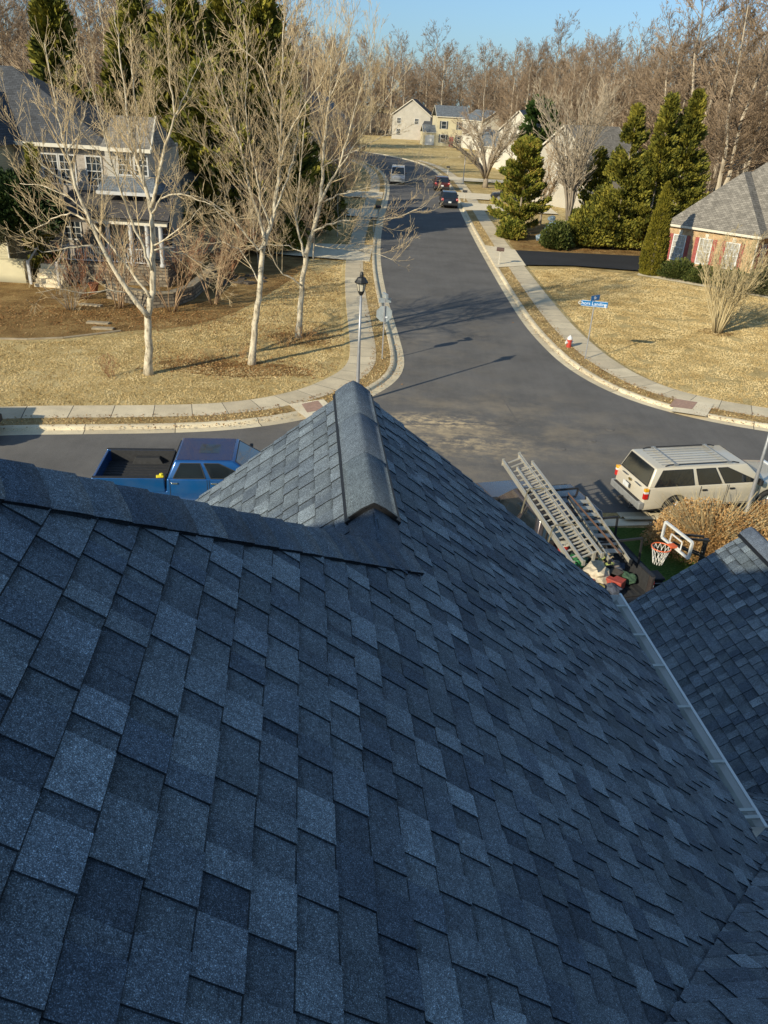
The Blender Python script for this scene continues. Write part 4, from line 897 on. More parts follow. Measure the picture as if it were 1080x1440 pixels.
for i in range(46):
    x = -62+2.3*i+rr.uniform(-1, 1); o = place(rr.choice((0, 2, 4)), (x, 258+rr.uniform(-3, 6), -.1), rr.uniform(0, 6), rr.uniform(.28, .42), 'far'); tag(o, 'low scrubby bare tree at the edge of the far woods', 'tree', 'scrub at the woodland edge')
for i in range(34):
    f = i/33; x = 34+44*f; y = 108-44*f+rr.uniform(-4, 4); o = place(rr.choice((0, 2, 4)), (x, y, -.1), rr.uniform(0, 6), rr.uniform(.28, .45), 'right'); tag(o, 'scrubby bare tree at the foot of the woods behind the brick house', 'tree', 'scrub at the woodland edge')
for i in range(26):
    x = -60+1.9*i; o = place(rr.choice((0, 2, 4)), (x, 92+rr.uniform(-6, 6), -.1), rr.uniform(0, 6), rr.uniform(.3, .5), 'left'); tag(o, 'scrubby bare tree low behind the dark evergreens', 'tree', 'scrub at the woodland edge')

# thin young trees in the gaps between the corner trees and the houses beyond
WT = [(-9, 53, .30), (-9.5, 57, .36), (-6, 58, .26), (-19.5, 57, .38), (-8, 66, .34), (-11, 61, .42), (-5.2, 69, .24), (-14, 72, .42), (-18.5, 62, .46), (-22.5, 62, .42), (-6.2, 88, .34), (-8.5, 104, .42), (-6.5, 124, .42), (-9, 138, .5), (-12, 112, .5), (-27, 64, .46)]
for i, (x, y, s_) in enumerate(WT):
    o = place(rr.choice((0, 2, 4)), (x, y, -.1), rr.uniform(0, 6), s_, 'left'); tag(o, 'thin young bare tree among the evergreens left of the street', 'tree', 'young bare trees left of the street')
# ================================================================ HOUSES, WALLS
def roof_mat(name, c, sc_=1.0):
    n = NT(name); a = n.noise(2.0, 4); w_ = n.n('ShaderNodeTexBrick'); w_.inputs['Scale'].default_value = 1.0
    w_.inputs['Brick Width'].default_value = .28; w_.inputs['Row Height'].default_value = .15; w_.inputs['Mortar Size'].default_value = .012
    w_.inputs['Color1'].default_value = (.72, .72, .72, 1); w_.inputs['Color2'].default_value = (1.25, 1.25, 1.25, 1); w_.inputs['Mortar'].default_value = (.3, .3, .3, 1)
    n.l(n.tc.outputs['UV'], w_.inputs[0]); b = n.ramp(a, [(.3, tuple(x*.8 for x in c)), (.7, tuple(x*1.2 for x in c))])
    n.col(n.mix(b, w_.outputs[0], .9, 'MULTIPLY')); n.bump(w_.outputs['Fac'], -.6, .02); return n.set(.9)
def brick_mat(name, c1, c2, mortar, bw=.24, bh=.085, ms=.012):
    n = NT(name); w_ = n.n('ShaderNodeTexBrick'); w_.inputs['Scale'].default_value = 1
    w_.inputs['Brick Width'].default_value = bw; w_.inputs['Row Height'].default_value = bh; w_.inputs['Mortar Size'].default_value = ms
    w_.inputs['Color1'].default_value = (*c1, 1); w_.inputs['Color2'].default_value = (*c2, 1); w_.inputs['Mortar'].default_value = (*mortar, 1)
    n.l(n.tc.outputs['UV'], w_.inputs[0]); n.col(n.mix(w_.outputs[0], n.ramp(n.noise(3, 4), [(.3, (.75, .75, .75)), (.7, (1.2, 1.2, 1.2))]), 1, 'MULTIPLY'))
    n.bump(w_.outputs['Fac'], -.4, .01); return n.set(.9)
def siding_mat(name, c, lap=.13):
    n = NT(name); uv = n.n('ShaderNodeSeparateXYZ'); n.l(n.tc.outputs['UV'], uv.inputs[0]); f = n.math('FRACT', n.math('DIVIDE', uv.outputs[1], lap))
    n.col(n.mix(n.mix(c, n.ramp(n.noise(.8, 4), [(.3, (.88, .88, .88)), (.7, (1.06, 1.06, 1.06))]), 1, 'MULTIPLY'), n.ramp(f, [(0, (.45, .45, .45)), (.14, (.95, .95, .95)), (1, (1.03, 1.03, 1.03))]), 1, 'MULTIPLY')); n.bump(f, .5, .02); return n.set(.65)
M_rgrey = roof_mat('grey_roof', (.25, .225, .19)); M_rdark = roof_mat('charcoal_roof', (.075, .078, .085)); M_rbrown = roof_mat('brown_roof', (.085, .075, .07)); M_rslate = roof_mat('slate_roof', (.16, .18, .20))
M_brick = brick_mat('tan_brick', (.42, .235, .10), (.58, .36, .17), (.55, .45, .30)); M_brickd = brick_mat('dull_brick', (.33, .28, .235), (.44, .38, .32), (.42, .38, .33))
M_stone = brick_mat('field_stone', (.17, .14, .10), (.34, .28, .20), (.10, .08, .06), .42, .18, .03)
M_stonef = plain('weathered_step', (.36, .29, .19), .9, var=.3, scale=5)
M_cream = siding_mat('cream_siding', (.66, .58, .38)); M_beige = siding_mat('beige_siding', (.52, .48, .40)); M_wsid = siding_mat('white_siding', (.70, .66, .56)); M_gsid = siding_mat('grey_siding', (.52, .48, .41))
M_trim = plain('cream_trim', (.70, .64, .52), .5, var=.06); M_shut = plain('red_shutter', (.36, .085, .07), .6); M_dshut = plain('dark_shutter', (.07, .08, .09), .6)
M_curt = plain('curtained_glass', (.42, .40, .36), .25, var=.35, scale=5)
M_col = plain('grey_white_paint', (.55, .54, .52), .6, var=.08)
class HB(MB):
    """faces with UVs in metres"""
    def __init__(s): super().__init__(); s.uv = []
    def face(s, pts, mi=0):
        pts = [V(p) for p in pts]; n = (pts[1]-pts[0]).cross(pts[2]-pts[0]).normalized(); u = V((0, 0, 1)).cross(n)
        if u.length < .05: u = V((1, 0, 0))
        u.normalize(); v = n.cross(u); o = len(s.v); s.v.extend(tuple(p) for p in pts); s.f.append(tuple(range(o, o+len(pts)))); s.mi.append(mi)
        for p in pts: s.uv.extend((p.dot(u), p.dot(v)))
    def block(s, c, d, rz=0, zb=0):
        M = Matrix.Rotation(rz, 3, 'Z'); q = [V(c)+M @ V((x*d[0]/2, y*d[1]/2, 0)) for x, y in ((-1, -1), (1, -1), (1, 1), (-1, 1))]
        lo = [V((p.x, p.y, zb)) for p in q]; hi = [V((p.x, p.y, zb+d[2])) for p in q]
        for i in range(4): j = (i+1) % 4; s.face([lo[i], lo[j], hi[j], hi[i]])
        s.face(hi)
def local(o, x, y, rz): return V((o[0]+x*math.cos(rz)-y*math.sin(rz), o[1]+x*math.sin(rz)+y*math.cos(rz), 0))
class House:
    def __init__(s, label, x, y, rz, name='house', group=None, cat='house'):
        s.o = empty(name, (x, y, 0), rz, label, cat, group)
    def part(s, mb, name, m, par=None, **k): return mb.build(name, m, par or s.o, **k)
    def walls(s, w, d, z0, z1, m, x=0, y=0, gable=None, pitch=.7, name='wall'):
        mb = HB(); mb.block((x, y, 0), (w, d, z1-z0), 0, z0)
        if gable == 'x':                                    # ridge runs along x, gable ends at +-x
            for sx in (-1, 1):
                X = x+sx*w/2; q = [(X, y-d/2*sx, z1), (X, y+d/2*sx, z1), (X, y, z1+d/2*pitch)]; mb.face(q)
        if gable == 'y':
            for sy in (-1, 1):
                Y = y+sy*d/2; q = [(x+w/2*sy, Y, z1), (x-w/2*sy, Y, z1), (x, Y, z1+w/2*pitch)]; mb.face(q)
        return s.part(mb, name, m)
    def roof(s, w, d, z, m, x=0, y=0, kind='x', pitch=.7, ov=.3, trim=M_trim, hipf=None):
        mb = HB(); X, Y = w/2+ov, d/2+ov; z = z-ov*pitch*.3; th = .12
        if kind == 'x':
            h = Y*pitch; a = [(x-X, y-Y, z), (x+X, y-Y, z), (x+X, y, z+h), (x-X, y, z+h)]; b = [(x+X, y+Y, z), (x-X, y+Y, z), (x-X, y, z+h), (x+X, y, z+h)]; F = [a, b]
        elif kind == 'y':
            h = X*pitch; F = [[(x-X, y+Y, z), (x-X, y-Y, z), (x, y-Y, z+h), (x, y+Y, z+h)], [(x+X, y-Y, z), (x+X, y+Y, z), (x, y+Y, z+h), (x, y-Y, z+h)]]
        else:                                               # hip
            if X >= Y: h = Y*pitch; r0, r1 = (x-X+Y, y), (x+X-Y, y)
            else: h = X*pitch; r0, r1 = (x, y-Y+X), (x, y+Y-X)
            c = [(x-X, y-Y), (x+X, y-Y), (x+X, y+Y), (x-X, y+Y)]
            if X >= Y: F = [[(*c[0], z), (*c[1], z), (*r1, z+h), (*r0, z+h)], [(*c[1], z), (*c[2], z), (*r1, z+h)], [(*c[2], z), (*c[3], z), (*r0, z+h), (*r1, z+h)], [(*c[3], z), (*c[0], z), (*r0, z+h)]]
            else: F = [[(*c[0], z), (*c[1], z), (*r0, z+h)], [(*c[1], z), (*c[2], z), (*r1, z+h), (*r0, z+h)], [(*c[2], z), (*c[3], z), (*r1, z+h)], [(*c[3], z), (*c[0], z), (*r0, z+h), (*r1, z+h)]]
        for f in F: mb.face([(p[0], p[1], p[2]+th) for p in f])
        for f in F: mb.face([(p[0], p[1], p[2]+th-.05) for p in f[::-1]])
        rf = s.part(mb, 'roof', m)
        t = MB(); c = [V((x-X, y-Y, z+.02)), V((x+X, y-Y, z+.02)), V((x+X, y+Y, z+.02)), V((x-X, y+Y, z+.02))]
        for i in range(4):
            if kind == 'x' and i in (1, 3):
                mid = V(((c[i].x), y, z+h+.02)); t.bar(c[i], mid, .06, .18); t.bar(mid, c[(i+1) % 4], .06, .18); continue
            if kind == 'y' and i in (0, 2):
                mid = V((x, c[i].y, z+h+.02)); t.bar(c[i], mid, .06, .18); t.bar(mid, c[(i+1) % 4], .06, .18); continue
            t.bar(c[i], c[(i+1) % 4], .09, .17)
        s.part(t, 'eaves_trim', trim, rf); return rf
    def window(s, cx, cy, z0, z1, w, nx, ny, shut=None, grid=True, m=M_glass, fr=M_white):
        """nx,ny: outward normal (unit, local)"""
        n = V((nx, ny, 0)); u = V((-ny, nx, 0)); c = V((cx, cy, 0)); mb = MB(); fw = .08; up = V((0, 0, 1))
        def B(a, b, wd, ht, off=.03): mb.bar(c+u*a[0]+up*a[1]+n*off, c+u*b[0]+up*b[1]+n*off, ht, wd, up=n)
        for a in (-w/2, w/2): B((a, z0-fw/2), (a, z1+fw/2), .06, fw)
        for z in (z0, z1): B((-w/2, z), (w/2, z), .055, fw)
        B((-w/2, (z0+z1)/2), (w/2, (z0+z1)/2), .05, .05)
        if grid:
            for k in (-1, 1):
                B((k*w/6, z0), (k*w/6, z1), .03, .025, .025)
            for k in (.25, .75): B((-w/2, z0+(z1-z0)*k), (w/2, z0+(z1-z0)*k), .028, .025, .025)
        f = s.part(mb, 'window', fr); g = MB(); q = [c+u*a+up*z+n*.012 for a, z in ((-w/2, z0), (w/2, z0), (w/2, z1), (-w/2, z1))]; g.quad(*q); s.part(g, 'pane', m, f)
        if shut:
            for k in (-1, 1):
                b = MB(); b.bar(c+u*k*(w/2+.05+w*.17)+up*(z0-.04)+n*.02, c+u*k*(w/2+.05+w*.17)+up*(z1+.04)+n*.02, w*.30, .04, up=n)
                for q_ in range(7):
                    zc = z0+(z1-z0)*(q_+.5)/7; b.bar(c+u*(k*(w/2+.05+w*.17)-w*.12)+up*zc+n*.045, c+u*(k*(w/2+.05+w*.17)+w*.12)+up*zc+n*.045, .05, .012)
                s.part(b, 'shutter', shut, f)
# ---------------- brick house on the right
p0, p1 = V((20.45, 64.5, 0)), V((25.5, 60.0, 0)); ang = math.atan2(p1.y-p0.y, p1.x-p0.x); Lf = (p1-p0).length
h = House('tan brick house with grey hip roof and red shutters above the right lawn', p0.x, p0.y, ang, 'brick_house')
h.walls(Lf, 9, 0, 3.05, M_brick, Lf/2, 4.5, name='wall'); h.walls(11, 8, 0, 3.06, M_brick, Lf+5.5-.2, 7.2, name='wall')
h.walls(12, 10, 0, 3.04, M_brick, 7.0, 8.2, name='wall')
h.roof(Lf, 9, 3.05, M_rgrey, Lf/2, 4.5, 'hip', 1.05, .25); 
h.roof(17.5, 12.0, 3.05, M_rgrey, 8.9, 7.4, 'hip', 1.06, .25)
for i, cx in enumerate((1.05, 3.1, 5.15)): h.window(cx, 0, .55, 2.35, .95, 0, -1, M_shut, m=M_curt)
for i, cy in enumerate((1.6,)): h.window(Lf, cy, .55, 2.35, .95, 1, 0, M_shut, m=M_curt)
for cx in (8.4, 11.2, 14): h.window(cx, 3.2, .55, 2.35, .95, 0, -1, M_shut, m=M_curt)
mb = MB(); mb.tube([V((Lf+.06, .08, 2.9)), V((Lf+.06, -.06, 2.7)), V((Lf+.06, -.06, .05))], .05, 6); h.part(mb, 'downspout', M_trim)
mb = MB()
for cx in (1.05, 3.1, 5.15): mb.box((cx, -.02, 2.55), (.22, .06, .30), taper=1.3)
h.part(mb, 'keystone', M_trim)
# ---------------- left house with the porch
YF = 50.0
def X50(px, py=206): return PY(px, py, YF).x
xr, xl = X50(213), X50(18)
h = House('grey roofed stone fronted house with a columned porch behind the first bare tree', 0, 0, 0, 'porch_house')
mb = HB(); xm = X50(152); mb.block(((xl+xm)/2-.5, YF+4.5, 0), (xm-xl+1, 9, 7.2), 0, 0); h.part(mb, 'wall', M_brickd)
mb = HB(); mb.block(((xm+xr)/2, YF+2.6, 0), (xr-xm, 6.6, 7.2), 0, 0); bay = h.part(mb, 'bay_wall', M_gsid)
# main hip roof
mb = HB(); e = 7.15; xa, xb, ya, yb = -34, xm+.5, YF-.5, YF+9.6; ym = (ya+yb)/2; zr = 11.0; xh = -24.0
F = [[(xa, ya, e), (xb, ya, e), (xh, ym, zr), (xa, ym, zr)], [(xb, ya, e), (xb, yb, e), (xh, ym, zr)], [(xb, yb, e), (xa, yb, e), (xa, ym, zr), (xh, ym, zr)]]
for f in F: mb.face(f); mb.face([(p[0], p[1], p[2]-.08) for p in f[::-1]])
rf = h.part(mb, 'roof', M_rdark)
t = MB(); t.bar(V((xa, ya, e-.05)), V((xb, ya, e-.05)), .12, .2); t.bar(V((xb, ya, e-.05)), V((xb, yb, e-.05)), .12, .2); h.part(t, 'eaves_trim', M_trim, rf)
# small side gable over the bay
mb = HB(); xa2, xb2 = xm-.1, xr+.25; y0, y1 = YF-1.1, YF+4.6; ym2 = YF+1.6; zr2 = 8.75
F = [[(xa2, y0, e), (xb2, y0, e), (xb2-.35, ym2, zr2), (xa2, ym2, zr2)], [(xb2, y1, e), (xa2, y1, e), (xa2, ym2, zr2), (xb2-.35, ym2, zr2)], [(xb2, y0, e), (xb2, y1, e), (xb2-.35, ym2, zr2)]]
for f in F: mb.face(f); mb.face([(p[0], p[1], p[2]-.06) for p in f[::-1]])
rf = h.part(mb, 'roof', M_rgrey)
t = MB(); t.bar(V((xa2, y0, e-.05)), V((xb2, y0, e-.05)), .12, .2); t.bar(V((xb2, y0, e-.05)), V((xb2-.35, ym2, zr2)), .08, .16); h.part(t, 'eaves_trim', M_trim, rf)
for px in (72, 96, 133): h.window(X50(px, 240), YF, 5.0, 6.6, .9, 0, -1, fr=M_col)
yb_ = YF-.7
for px in (180, 203): h.window(X50(px, 225), yb_, 5.75, 6.85, .75, 0, -1, fr=M_col)
h.window(xr, YF+1.2, 5.7, 6.85, .8, 1, 0, fr=M_col)
h.window(xr, YF+1.2, 2.6, 4.0, .8, 1, 0, fr=M_col)
# bay skirt roof and porch roof
mb = HB(); f = [(xm-.3, YF-1.9, 4.9), (xr+.6, YF-1.9, 4.9), (xr+.2, YF-.6, 5.7), (xm-.2, YF-.6, 5.7)]; mb.face(f); mb.face([(xr+.6, YF-1.9, 4.9), (xr+.8, YF+3, 4.9), (xr+.02, YF+3, 5.6), (xr+.2, YF-.6, 5.7)]); h.part(mb, 'bay_roof', M_rslate)
t = MB(); t.bar(V((xm-.3, YF-1.9, 4.88)), V((xr+.6, YF-1.9, 4.88)), .1, .18); h.part(t, 'eaves_trim', M_col)
xp0, xp1 = -19.4, -13.3; yp = 47.0
mb = HB(); f = [(xp0-.3, yp-.3, 3.75), (xp1+.3, yp-.3, 3.75), (xp1+.1, YF-.75, 4.75), (xp0-.1, YF-.05, 4.75)]; mb.face(f); mb.face([(p[0], p[1], p[2]-.1) for p in f[::-1]]); h.part(mb, 'porch_roof', M_rbrown)
t = MB(); t.box(((xp0+xp1)/2, yp, 3.55), (xp1-xp0+.3, .22, .34)); h.part(t, 'porch_beam', M_trim)
t = HB(); t.block(((xp0+xp1)/2, (yp+YF)/2-.4, 0), (xp1-xp0, YF-yp-.8, 1.15), 0, 0); h.part(t, 'porch_floor', M_stone)
for i, px in enumerate((152, 184, 207, 226)):
    X = PY(px, 330, yp).x; mb = MB(); mb.lathe((X, yp, 1.15), [(.17, 0), (.17, .12), (.12, .16), (.13, 1.2), (.11, 2.15), (.15, 2.2), (.15, 2.26)], 14); h.part(mb, 'column', M_col)
mb = MB(); x0, x1 = xp0, PY(205, 350, yp).x
for z in (1.3, 2.05): mb.box(((x0+x1)/2, yp, z), (x1-x0, .06, .06))
n = int((x1-x0)/.13)
for i in range(n+1): mb.box((x0+(x1-x0)*i/n, yp, 1.68), (.035, .035, .75))
h.part(mb, 'balustrade', M_col)
h.window(X50(100, 300), YF, 1.9, 3.3, 1.0, 0, -1, fr=M_col); h.window(X50(235, 300), YF-.7, 1.9, 3.3, .9, 0, -1, fr=M_col); h.window(X50(185, 300), YF-.7, 1.9, 3.3, .9, 0, -1, fr=M_col)
for i in range(5): 
    mb = MB(); mb.box((-19.6-.1, yp-.6-.3*i+.2, 1.05-.22*i-.1), (1.5, .32, .22 if i < 4 else .2)); h.part(mb, 'step', M_conc)
for dx in (-.8, .8):
    mb = MB(); mb.box((-19.7+dx, yp-2.0, .85), (.14, .14, 1.7-.4), taper=1); mb.bar(V((-19.7+dx, yp-2.0, 1.4)), V((-19.7+dx, yp, 2.15)), .06, .08); h.part(mb, 'stair_rail', M_col)
# sunlit cream wing and low cream wall at the picture edge
mb = HB(); mb.block((-28.8, 51.5, 0), (12.4, 8.6, 7.1), 0, 0); h.part(mb, 'wing_wall', M_cream)
mb = MB(); mb.tube([V((-22.5, 47.05, 6.9)), V((-22.45, 47.0, 6.6)), V((-22.45, 47.0, .1))], .06, 6); h.part(mb, 'downspout', M_trim)
mb = HB(); mb.face([(-36, 46.7, 7.05), (-22.2, 46.7, 7.05), (-25, 51.5, 10.4), (-36, 51.5, 10.4)]); mb.face([(-22.2, 46.7, 7.05), (-22.2, 56, 7.05), (-25, 51.5, 10.4)]); h.part(mb, 'roof', M_rdark)
mb = HB(); mb.block((-27, 46.2, 0), (11.6, .5, 1.25), 0, 0)
tag(mb.build('garden_wall', siding_mat('cream_render', (.70, .62, .40), 3)), 'low cream painted wall behind the dark evergreen at the picture edge', 'wall')
# curved stone wall, pot, stepping stones
Q = [G(150, 420), G(185, 428), G(215, 434), G(245, 432), G(272, 422), G(292, 405), G(305, 388)]
mb = HB()
for a, b in zip(Q, Q[1:]):
    d = (b-a).normalized(); n_ = V((-d.y, d.x, 0))*.36; z = V((0, 0, .72)); mb.face([a, b, b+z, a+z]); mb.face([b+n_, a+n_, a+n_+z, b+n_+z]); mb.face([a+z, b+z, b+n_+z, a+n_+z])
w_ = mb.build('stone_wall', M_stone); tag(w_, 'curved knee high fieldstone retaining wall below the porch', 'wall')
mb = MB()
for a, b in zip(Q, Q[1:]):
    n_ = V((-(b-a).normalized().y, (b-a).normalized().x, 0))*.18; mb.bar(a+n_+V((0, 0, .75)), b+n_+V((0, 0, .75)), .46, .07)
mb.build('coping', M_stonef, w_)
c = G(133, 412); mb = MB(); mb.lathe(tuple(c), [(.16, 0), (.22, .30), (.26, .46), (.29, .48), (.29, .55), (.25, .55), (.23, .40)], 16); tag(mb.build('flower_pot', plain('terracotta', (.36, .13, .06), .8)), 'round terracotta flower pot beside the porch stairs', 'pot')
for k, (x, y) in enumerate(((128, 430), (138, 455), (145, 463))):
    c = G(x, y); mb = MB(); mb.box((c.x, c.y, .04), (1.2-.1*k, .34, .09), .08*k-.1); tag(mb.build('stepping_stone', M_stonef, bevel=.02), ['flat step slab closest to the porch stairs', 'middle step slab of the three in the mulch bed', 'lowest step slab of the three, by the lawn edge'][k], 'stone slab', 'stone slabs stepping down the mulch bed')
rr = random.Random(31); line = [G(x, y) for x, y in ((-20, 477), (40, 478), (90, 476), (140, 470), (170, 466))]; mb = MB()
for a, b in zip(line, line[1:]): mb.bar(a+V((0, 0, .03)), b+V((0, 0, .03)), .14, .08)
tag(mb.build('bed_edging', M_stonef, bevel=.02), 'pale curb edging between the lawn and the mulch bed', 'edging')
mb = MB()
for _ in range(26):
    c = G(rr.uniform(300, 375), rr.uniform(385, 402)); mb.box((c.x, c.y, .05), (rr.uniform(.3, .7), rr.uniform(.25, .5), rr.uniform(.08, .2)), rr.uniform(0, 3), taper=.85)
tag(mb.build('rockery', M_stone, bevel=.03), 'scatter of flat grey rocks beyond the end of the stone wall', 'rocks', kind='stuff')
# ---------------- houses behind the corner trees
h = House('pale yellow house with a steep gable half hidden behind the bare trees', -15.6, 60.5, R(-38), 'yellow_house')
h.walls(6, 9, 0, 4.2, M_cream, gable='y', pitch=.95); h.roof(6, 9, 4.2, M_rgrey, kind='y', pitch=.95, ov=.3)
for cx in (-1.6, 1.6): h.window(cx, -4.5, 2.7, 3.8, .8, 0, -1, M_dshut); h.window(cx, -4.5, .8, 2.0, .8, 0, -1, M_dshut)
q = PY(432, 180, 128)
h = House('white gabled house glimpsed through the crowns of the corner trees', q.x, 128, R(-25), 'white_house')
h.walls(10, 9, 0, 6.2, M_wsid, gable='y', pitch=.8); h.roof(10, 9, 6.2, M_rslate, kind='y', pitch=.8)
for cx in (-2.6, 2.6): h.window(cx, -4.5, 4.0, 5.4, 1, 0, -1); h.window(cx, -4.5, 1.2, 2.7, 1, 0, -1)
# ---------------- far end of the street
c = (G(555, 197)+G(603, 197))/2
h = House('beige gable ended house at the far end with a pink trimmed entry', 1.9, 249, R(-6), 'beige_house')
h.walls(10.4, 12, 0, 6.0, M_gsid, gable='y', pitch=.72); h.roof(10.4, 12, 6.0, M_rdark, kind='y', pitch=.72, ov=.4)
h.walls(2.6, 1.6, 0, 3.6, plain('pink_brick', (.46, .25, .20), .8), 4.6, -6.8, name='entry_wall')
mb = HB(); mb.face([(3.1, -7.8, 3.6), (6.1, -7.8, 3.6), (5.6, -6, 4.9), (3.6, -6, 4.9)]); h.part(mb, 'entry_roof', M_rdark)
h.window(-3.4, -6, 3.9, 5.3, 1.1, 0, -1); h.window(1.5, -6, 3.9, 5.3, 1.1, 0, -1); h.window(-3.4, -6, 1.0, 2.6, 1.1, 0, -1)
pl, pr = G(603, 206), G(640, 209)
h = House('cream two storey house with shuttered windows at the far end of the street', 11.4, 220, R(6), 'cream_house')
h.walls(7.6, 9, 0, 6.6, M_cream, 0, 4.5, name='wall'); h.walls(.01, 9.02, 0, 6.62, M_wsid, 3.82, 4.5, gable=None, name='side_wall')
mb = HB(); mb.face([(3.84, 0, 6.6), (3.84, 9, 6.6), (3.84, 4.5, 8.9)]); h.part(mb, 'side_gable', M_wsid)
h.roof(7.6, 9, 6.6, M_rslate, 0, 4.5, 'x', .5, .3)
for cx in (-2.1, 2.1):
    h.window(cx, 0, 3.9, 5.6, 1.2, 0, -1, M_dshut, grid=False); h.window(cx, 0, .8, 2.6, 1.3, 0, -1, M_dshut, grid=False)
h.walls(3.2, 6, 0, 2.9, M_cream, -5.4, 3.5, name='garage_wall'); h.roof(3.2, 6, 2.9, M_rslate, -5.4, 3.5, 'x', .5, .15)
mb = MB(); mb.box((-5.4, .45, 1.2), (2.3, .06, 2.3)); h.part(mb, 'garage_door', M_white)
mb = MB(); mb.box((0, -.05, 1.1), (.95, .08, 2.2)); h.part(mb, 'door', M_shut)
h = House('long white siding house behind the broad bare tree', 19, 214, R(20), 'white_house')
h.walls(7, 11, 0, 6.3, M_wsid, gable='y', pitch=.6); h.roof(7, 11, 6.3, M_rslate, kind='y', pitch=.6); h.window(1.6, -5.5, 3.8, 5.2, 1.1, 0, -1); h.window(-1.6, -5.5, 3.8, 5.2, 1.1, 0, -1)
h = House('tall white house with a steep dark roof left of the round headed pine', 20.6, 157, R(-18), 'white_house')
h.walls(6, 10, 0, 6.2, M_wsid, gable='y', pitch=1.0); h.roof(6, 10, 6.2, M_rslate, kind='y', pitch=1.0); h.walls(5, 6, 0, 3.4, M_wsid, -4.5, 1, name='garage_wall'); h.roof(5, 6, 3.4, M_rslate, -4.5, 1, 'x', .8)
h.window(1, -5, 3.9, 5.3, 1, 0, -1); h.window(1, -5, 1, 2.4, 1, 0, -1)
h = House('pale house with a light grey roof behind the vase shaped tree', 21.5, 103, R(38), 'pale_house')
h.walls(9, 8, 0, 5.4, M_beige, gable='x', pitch=.75); h.roof(9, 8, 5.4, M_rgrey, kind='x', pitch=.75)
for cx in (-2.6, 0, 2.6): h.window(cx, -4, 3.3, 4.6, .9, 0, -1, M_dshut); h.window(cx, -4, .8, 2.2, .9, 0, -1, M_dshut)
h.window(-4.5, 0, 3.4, 4.6, .9, -1, 0)
# ================================================================ VEHICLES
def paint_mat(name, c, rough=.28, metal=.35, dirt=(.25, .22, .17)):
    n = NT(name); f = n.noise(2.2, 5, .65); sp = n.n('ShaderNodeSeparateXYZ'); n.l(n.tc.outputs['Object'], sp.inputs[0])
    low = n.math('MULTIPLY', n.math('SUBTRACT', .75, sp.outputs[2], True), 1.0, True)
    k = n.math('MULTIPLY', n.math('ADD', low, .12), n.ramp(f, [(.35, (0, 0, 0)), (.75, (1, 1, 1))]), True)
    n.col(n.mix(c, dirt, k)); n.l(n.math('ADD', rough, n.math('MULTIPLY', k, .5)), n.b.inputs['Roughness'])
    n.b.inputs['Metallic'].default_value = metal; n.b.inputs['Coat Weight'].default_value = .6; n.b.inputs['Coat Roughness'].default_value = .06; return n.m
M_tan_p = paint_mat('pewter_paint', (.68, .61, .48), .35, .15); M_blue_p = paint_mat('blue_paint', (.007, .095, .31), .2, .35); M_blueroof = paint_mat('blue_roof_paint', (.03, .035, .13), .18, .5)
M_maroon = paint_mat('maroon_paint', (.085, .068, .07), .25, .45); M_navy = paint_mat('navy_paint', (.015, .02, .035)); M_dred = paint_mat('dark_red_paint', (.10, .02, .018)); M_silverw = paint_mat('silver_white_paint', (.5, .5, .5)); M_dgreen = paint_mat('dark_green_paint', (.02, .05, .04))
M_blk = plain('black_plastic', (.022, .022, .024), .6, var=.25); M_tyre = plain('tyre_rubber', (.028, .027, .026), .85, var=.3, scale=9); M_rim = plain('alloy', (.50, .50, .50), .35, .8)
M_chrome = plain('chrome', (.62, .62, .60), .2, .9); M_greyp = plain('grey_bumper', (.34, .34, .33), .45, .3); M_red_l = plain('red_lens', (.55, .02, .015), .15, coat=.8); M_amb = plain('amber_lens', (.85, .42, .02), .15, coat=.8); M_clr = plain('clear_lens', (.75, .75, .74), .12, coat=.8)
M_auto = plain('auto_glass', (.012, .017, .022), .05, var=.4, scale=1.2, spec=.9, coat=.5); M_seat = plain('cabin_trim', (.10, .09, .08), .8)
M_plate = plain('plate_white', (.72, .72, .70), .4); M_liner = plain('bed_liner', (.03, .03, .032), .75, var=.35, scale=12, bump=.3)
def wheel(par, x, y, r, w=.26, five=True):
    out = 1 if y > 0 else -1; M = Matrix.Rotation(-PI/2*out, 3, 'X')
    mb = MB(); mb.lathe((x, y, r), [(r*.62, -w/2), (r*.9, -w/2), (r, -w*.36), (r, w*.36), (r*.93, w/2), (r*.64, w/2), (r*.62, w*.3)], 24, M=M); t = mb.build('wheel', M_tyre, par, smooth=True)
    mb = MB(); mb.lathe((x, y, r), [(r*.63, w*.2), (r*.64, w*.46), (r*.57, w*.47), (r*.54, w*.30), (r*.2, w*.34), (r*.14, w*.42), (.01, w*.42)], 20, M=M)
    for i in range(6):
        a = i*PI/3; d = V((math.cos(a), 0, math.sin(a))); c = V((x, y+out*w*.36, r)); mb.bar(c+d*r*.12, c+d*r*.57, r*.16, .03, up=V((0, 1, 0)))
    mb.build('rim', M_rim, t); return t
def car_body(W_, top, z0, wx, wr, lip=.05):
    """side outline (x,z) with wheel arches; top is the upper outline front to back"""
    pts = list(top); bot = []
    xs = sorted(wx)                                          # rear wheel, front wheel
    xr_, xf_ = top[-1][0], top[0][0]
    bot.append((xr_+.06, z0))
    for c in xs:
        R_ = wr+lip
        for k in range(0, 13):
            a = PI-k*PI/12; x, z = c+math.cos(a)*R_, wr+math.sin(a)*R_
            if z >= z0: bot.append((x, z))
    bot.append((xf_-.06, z0)); return pts + bot
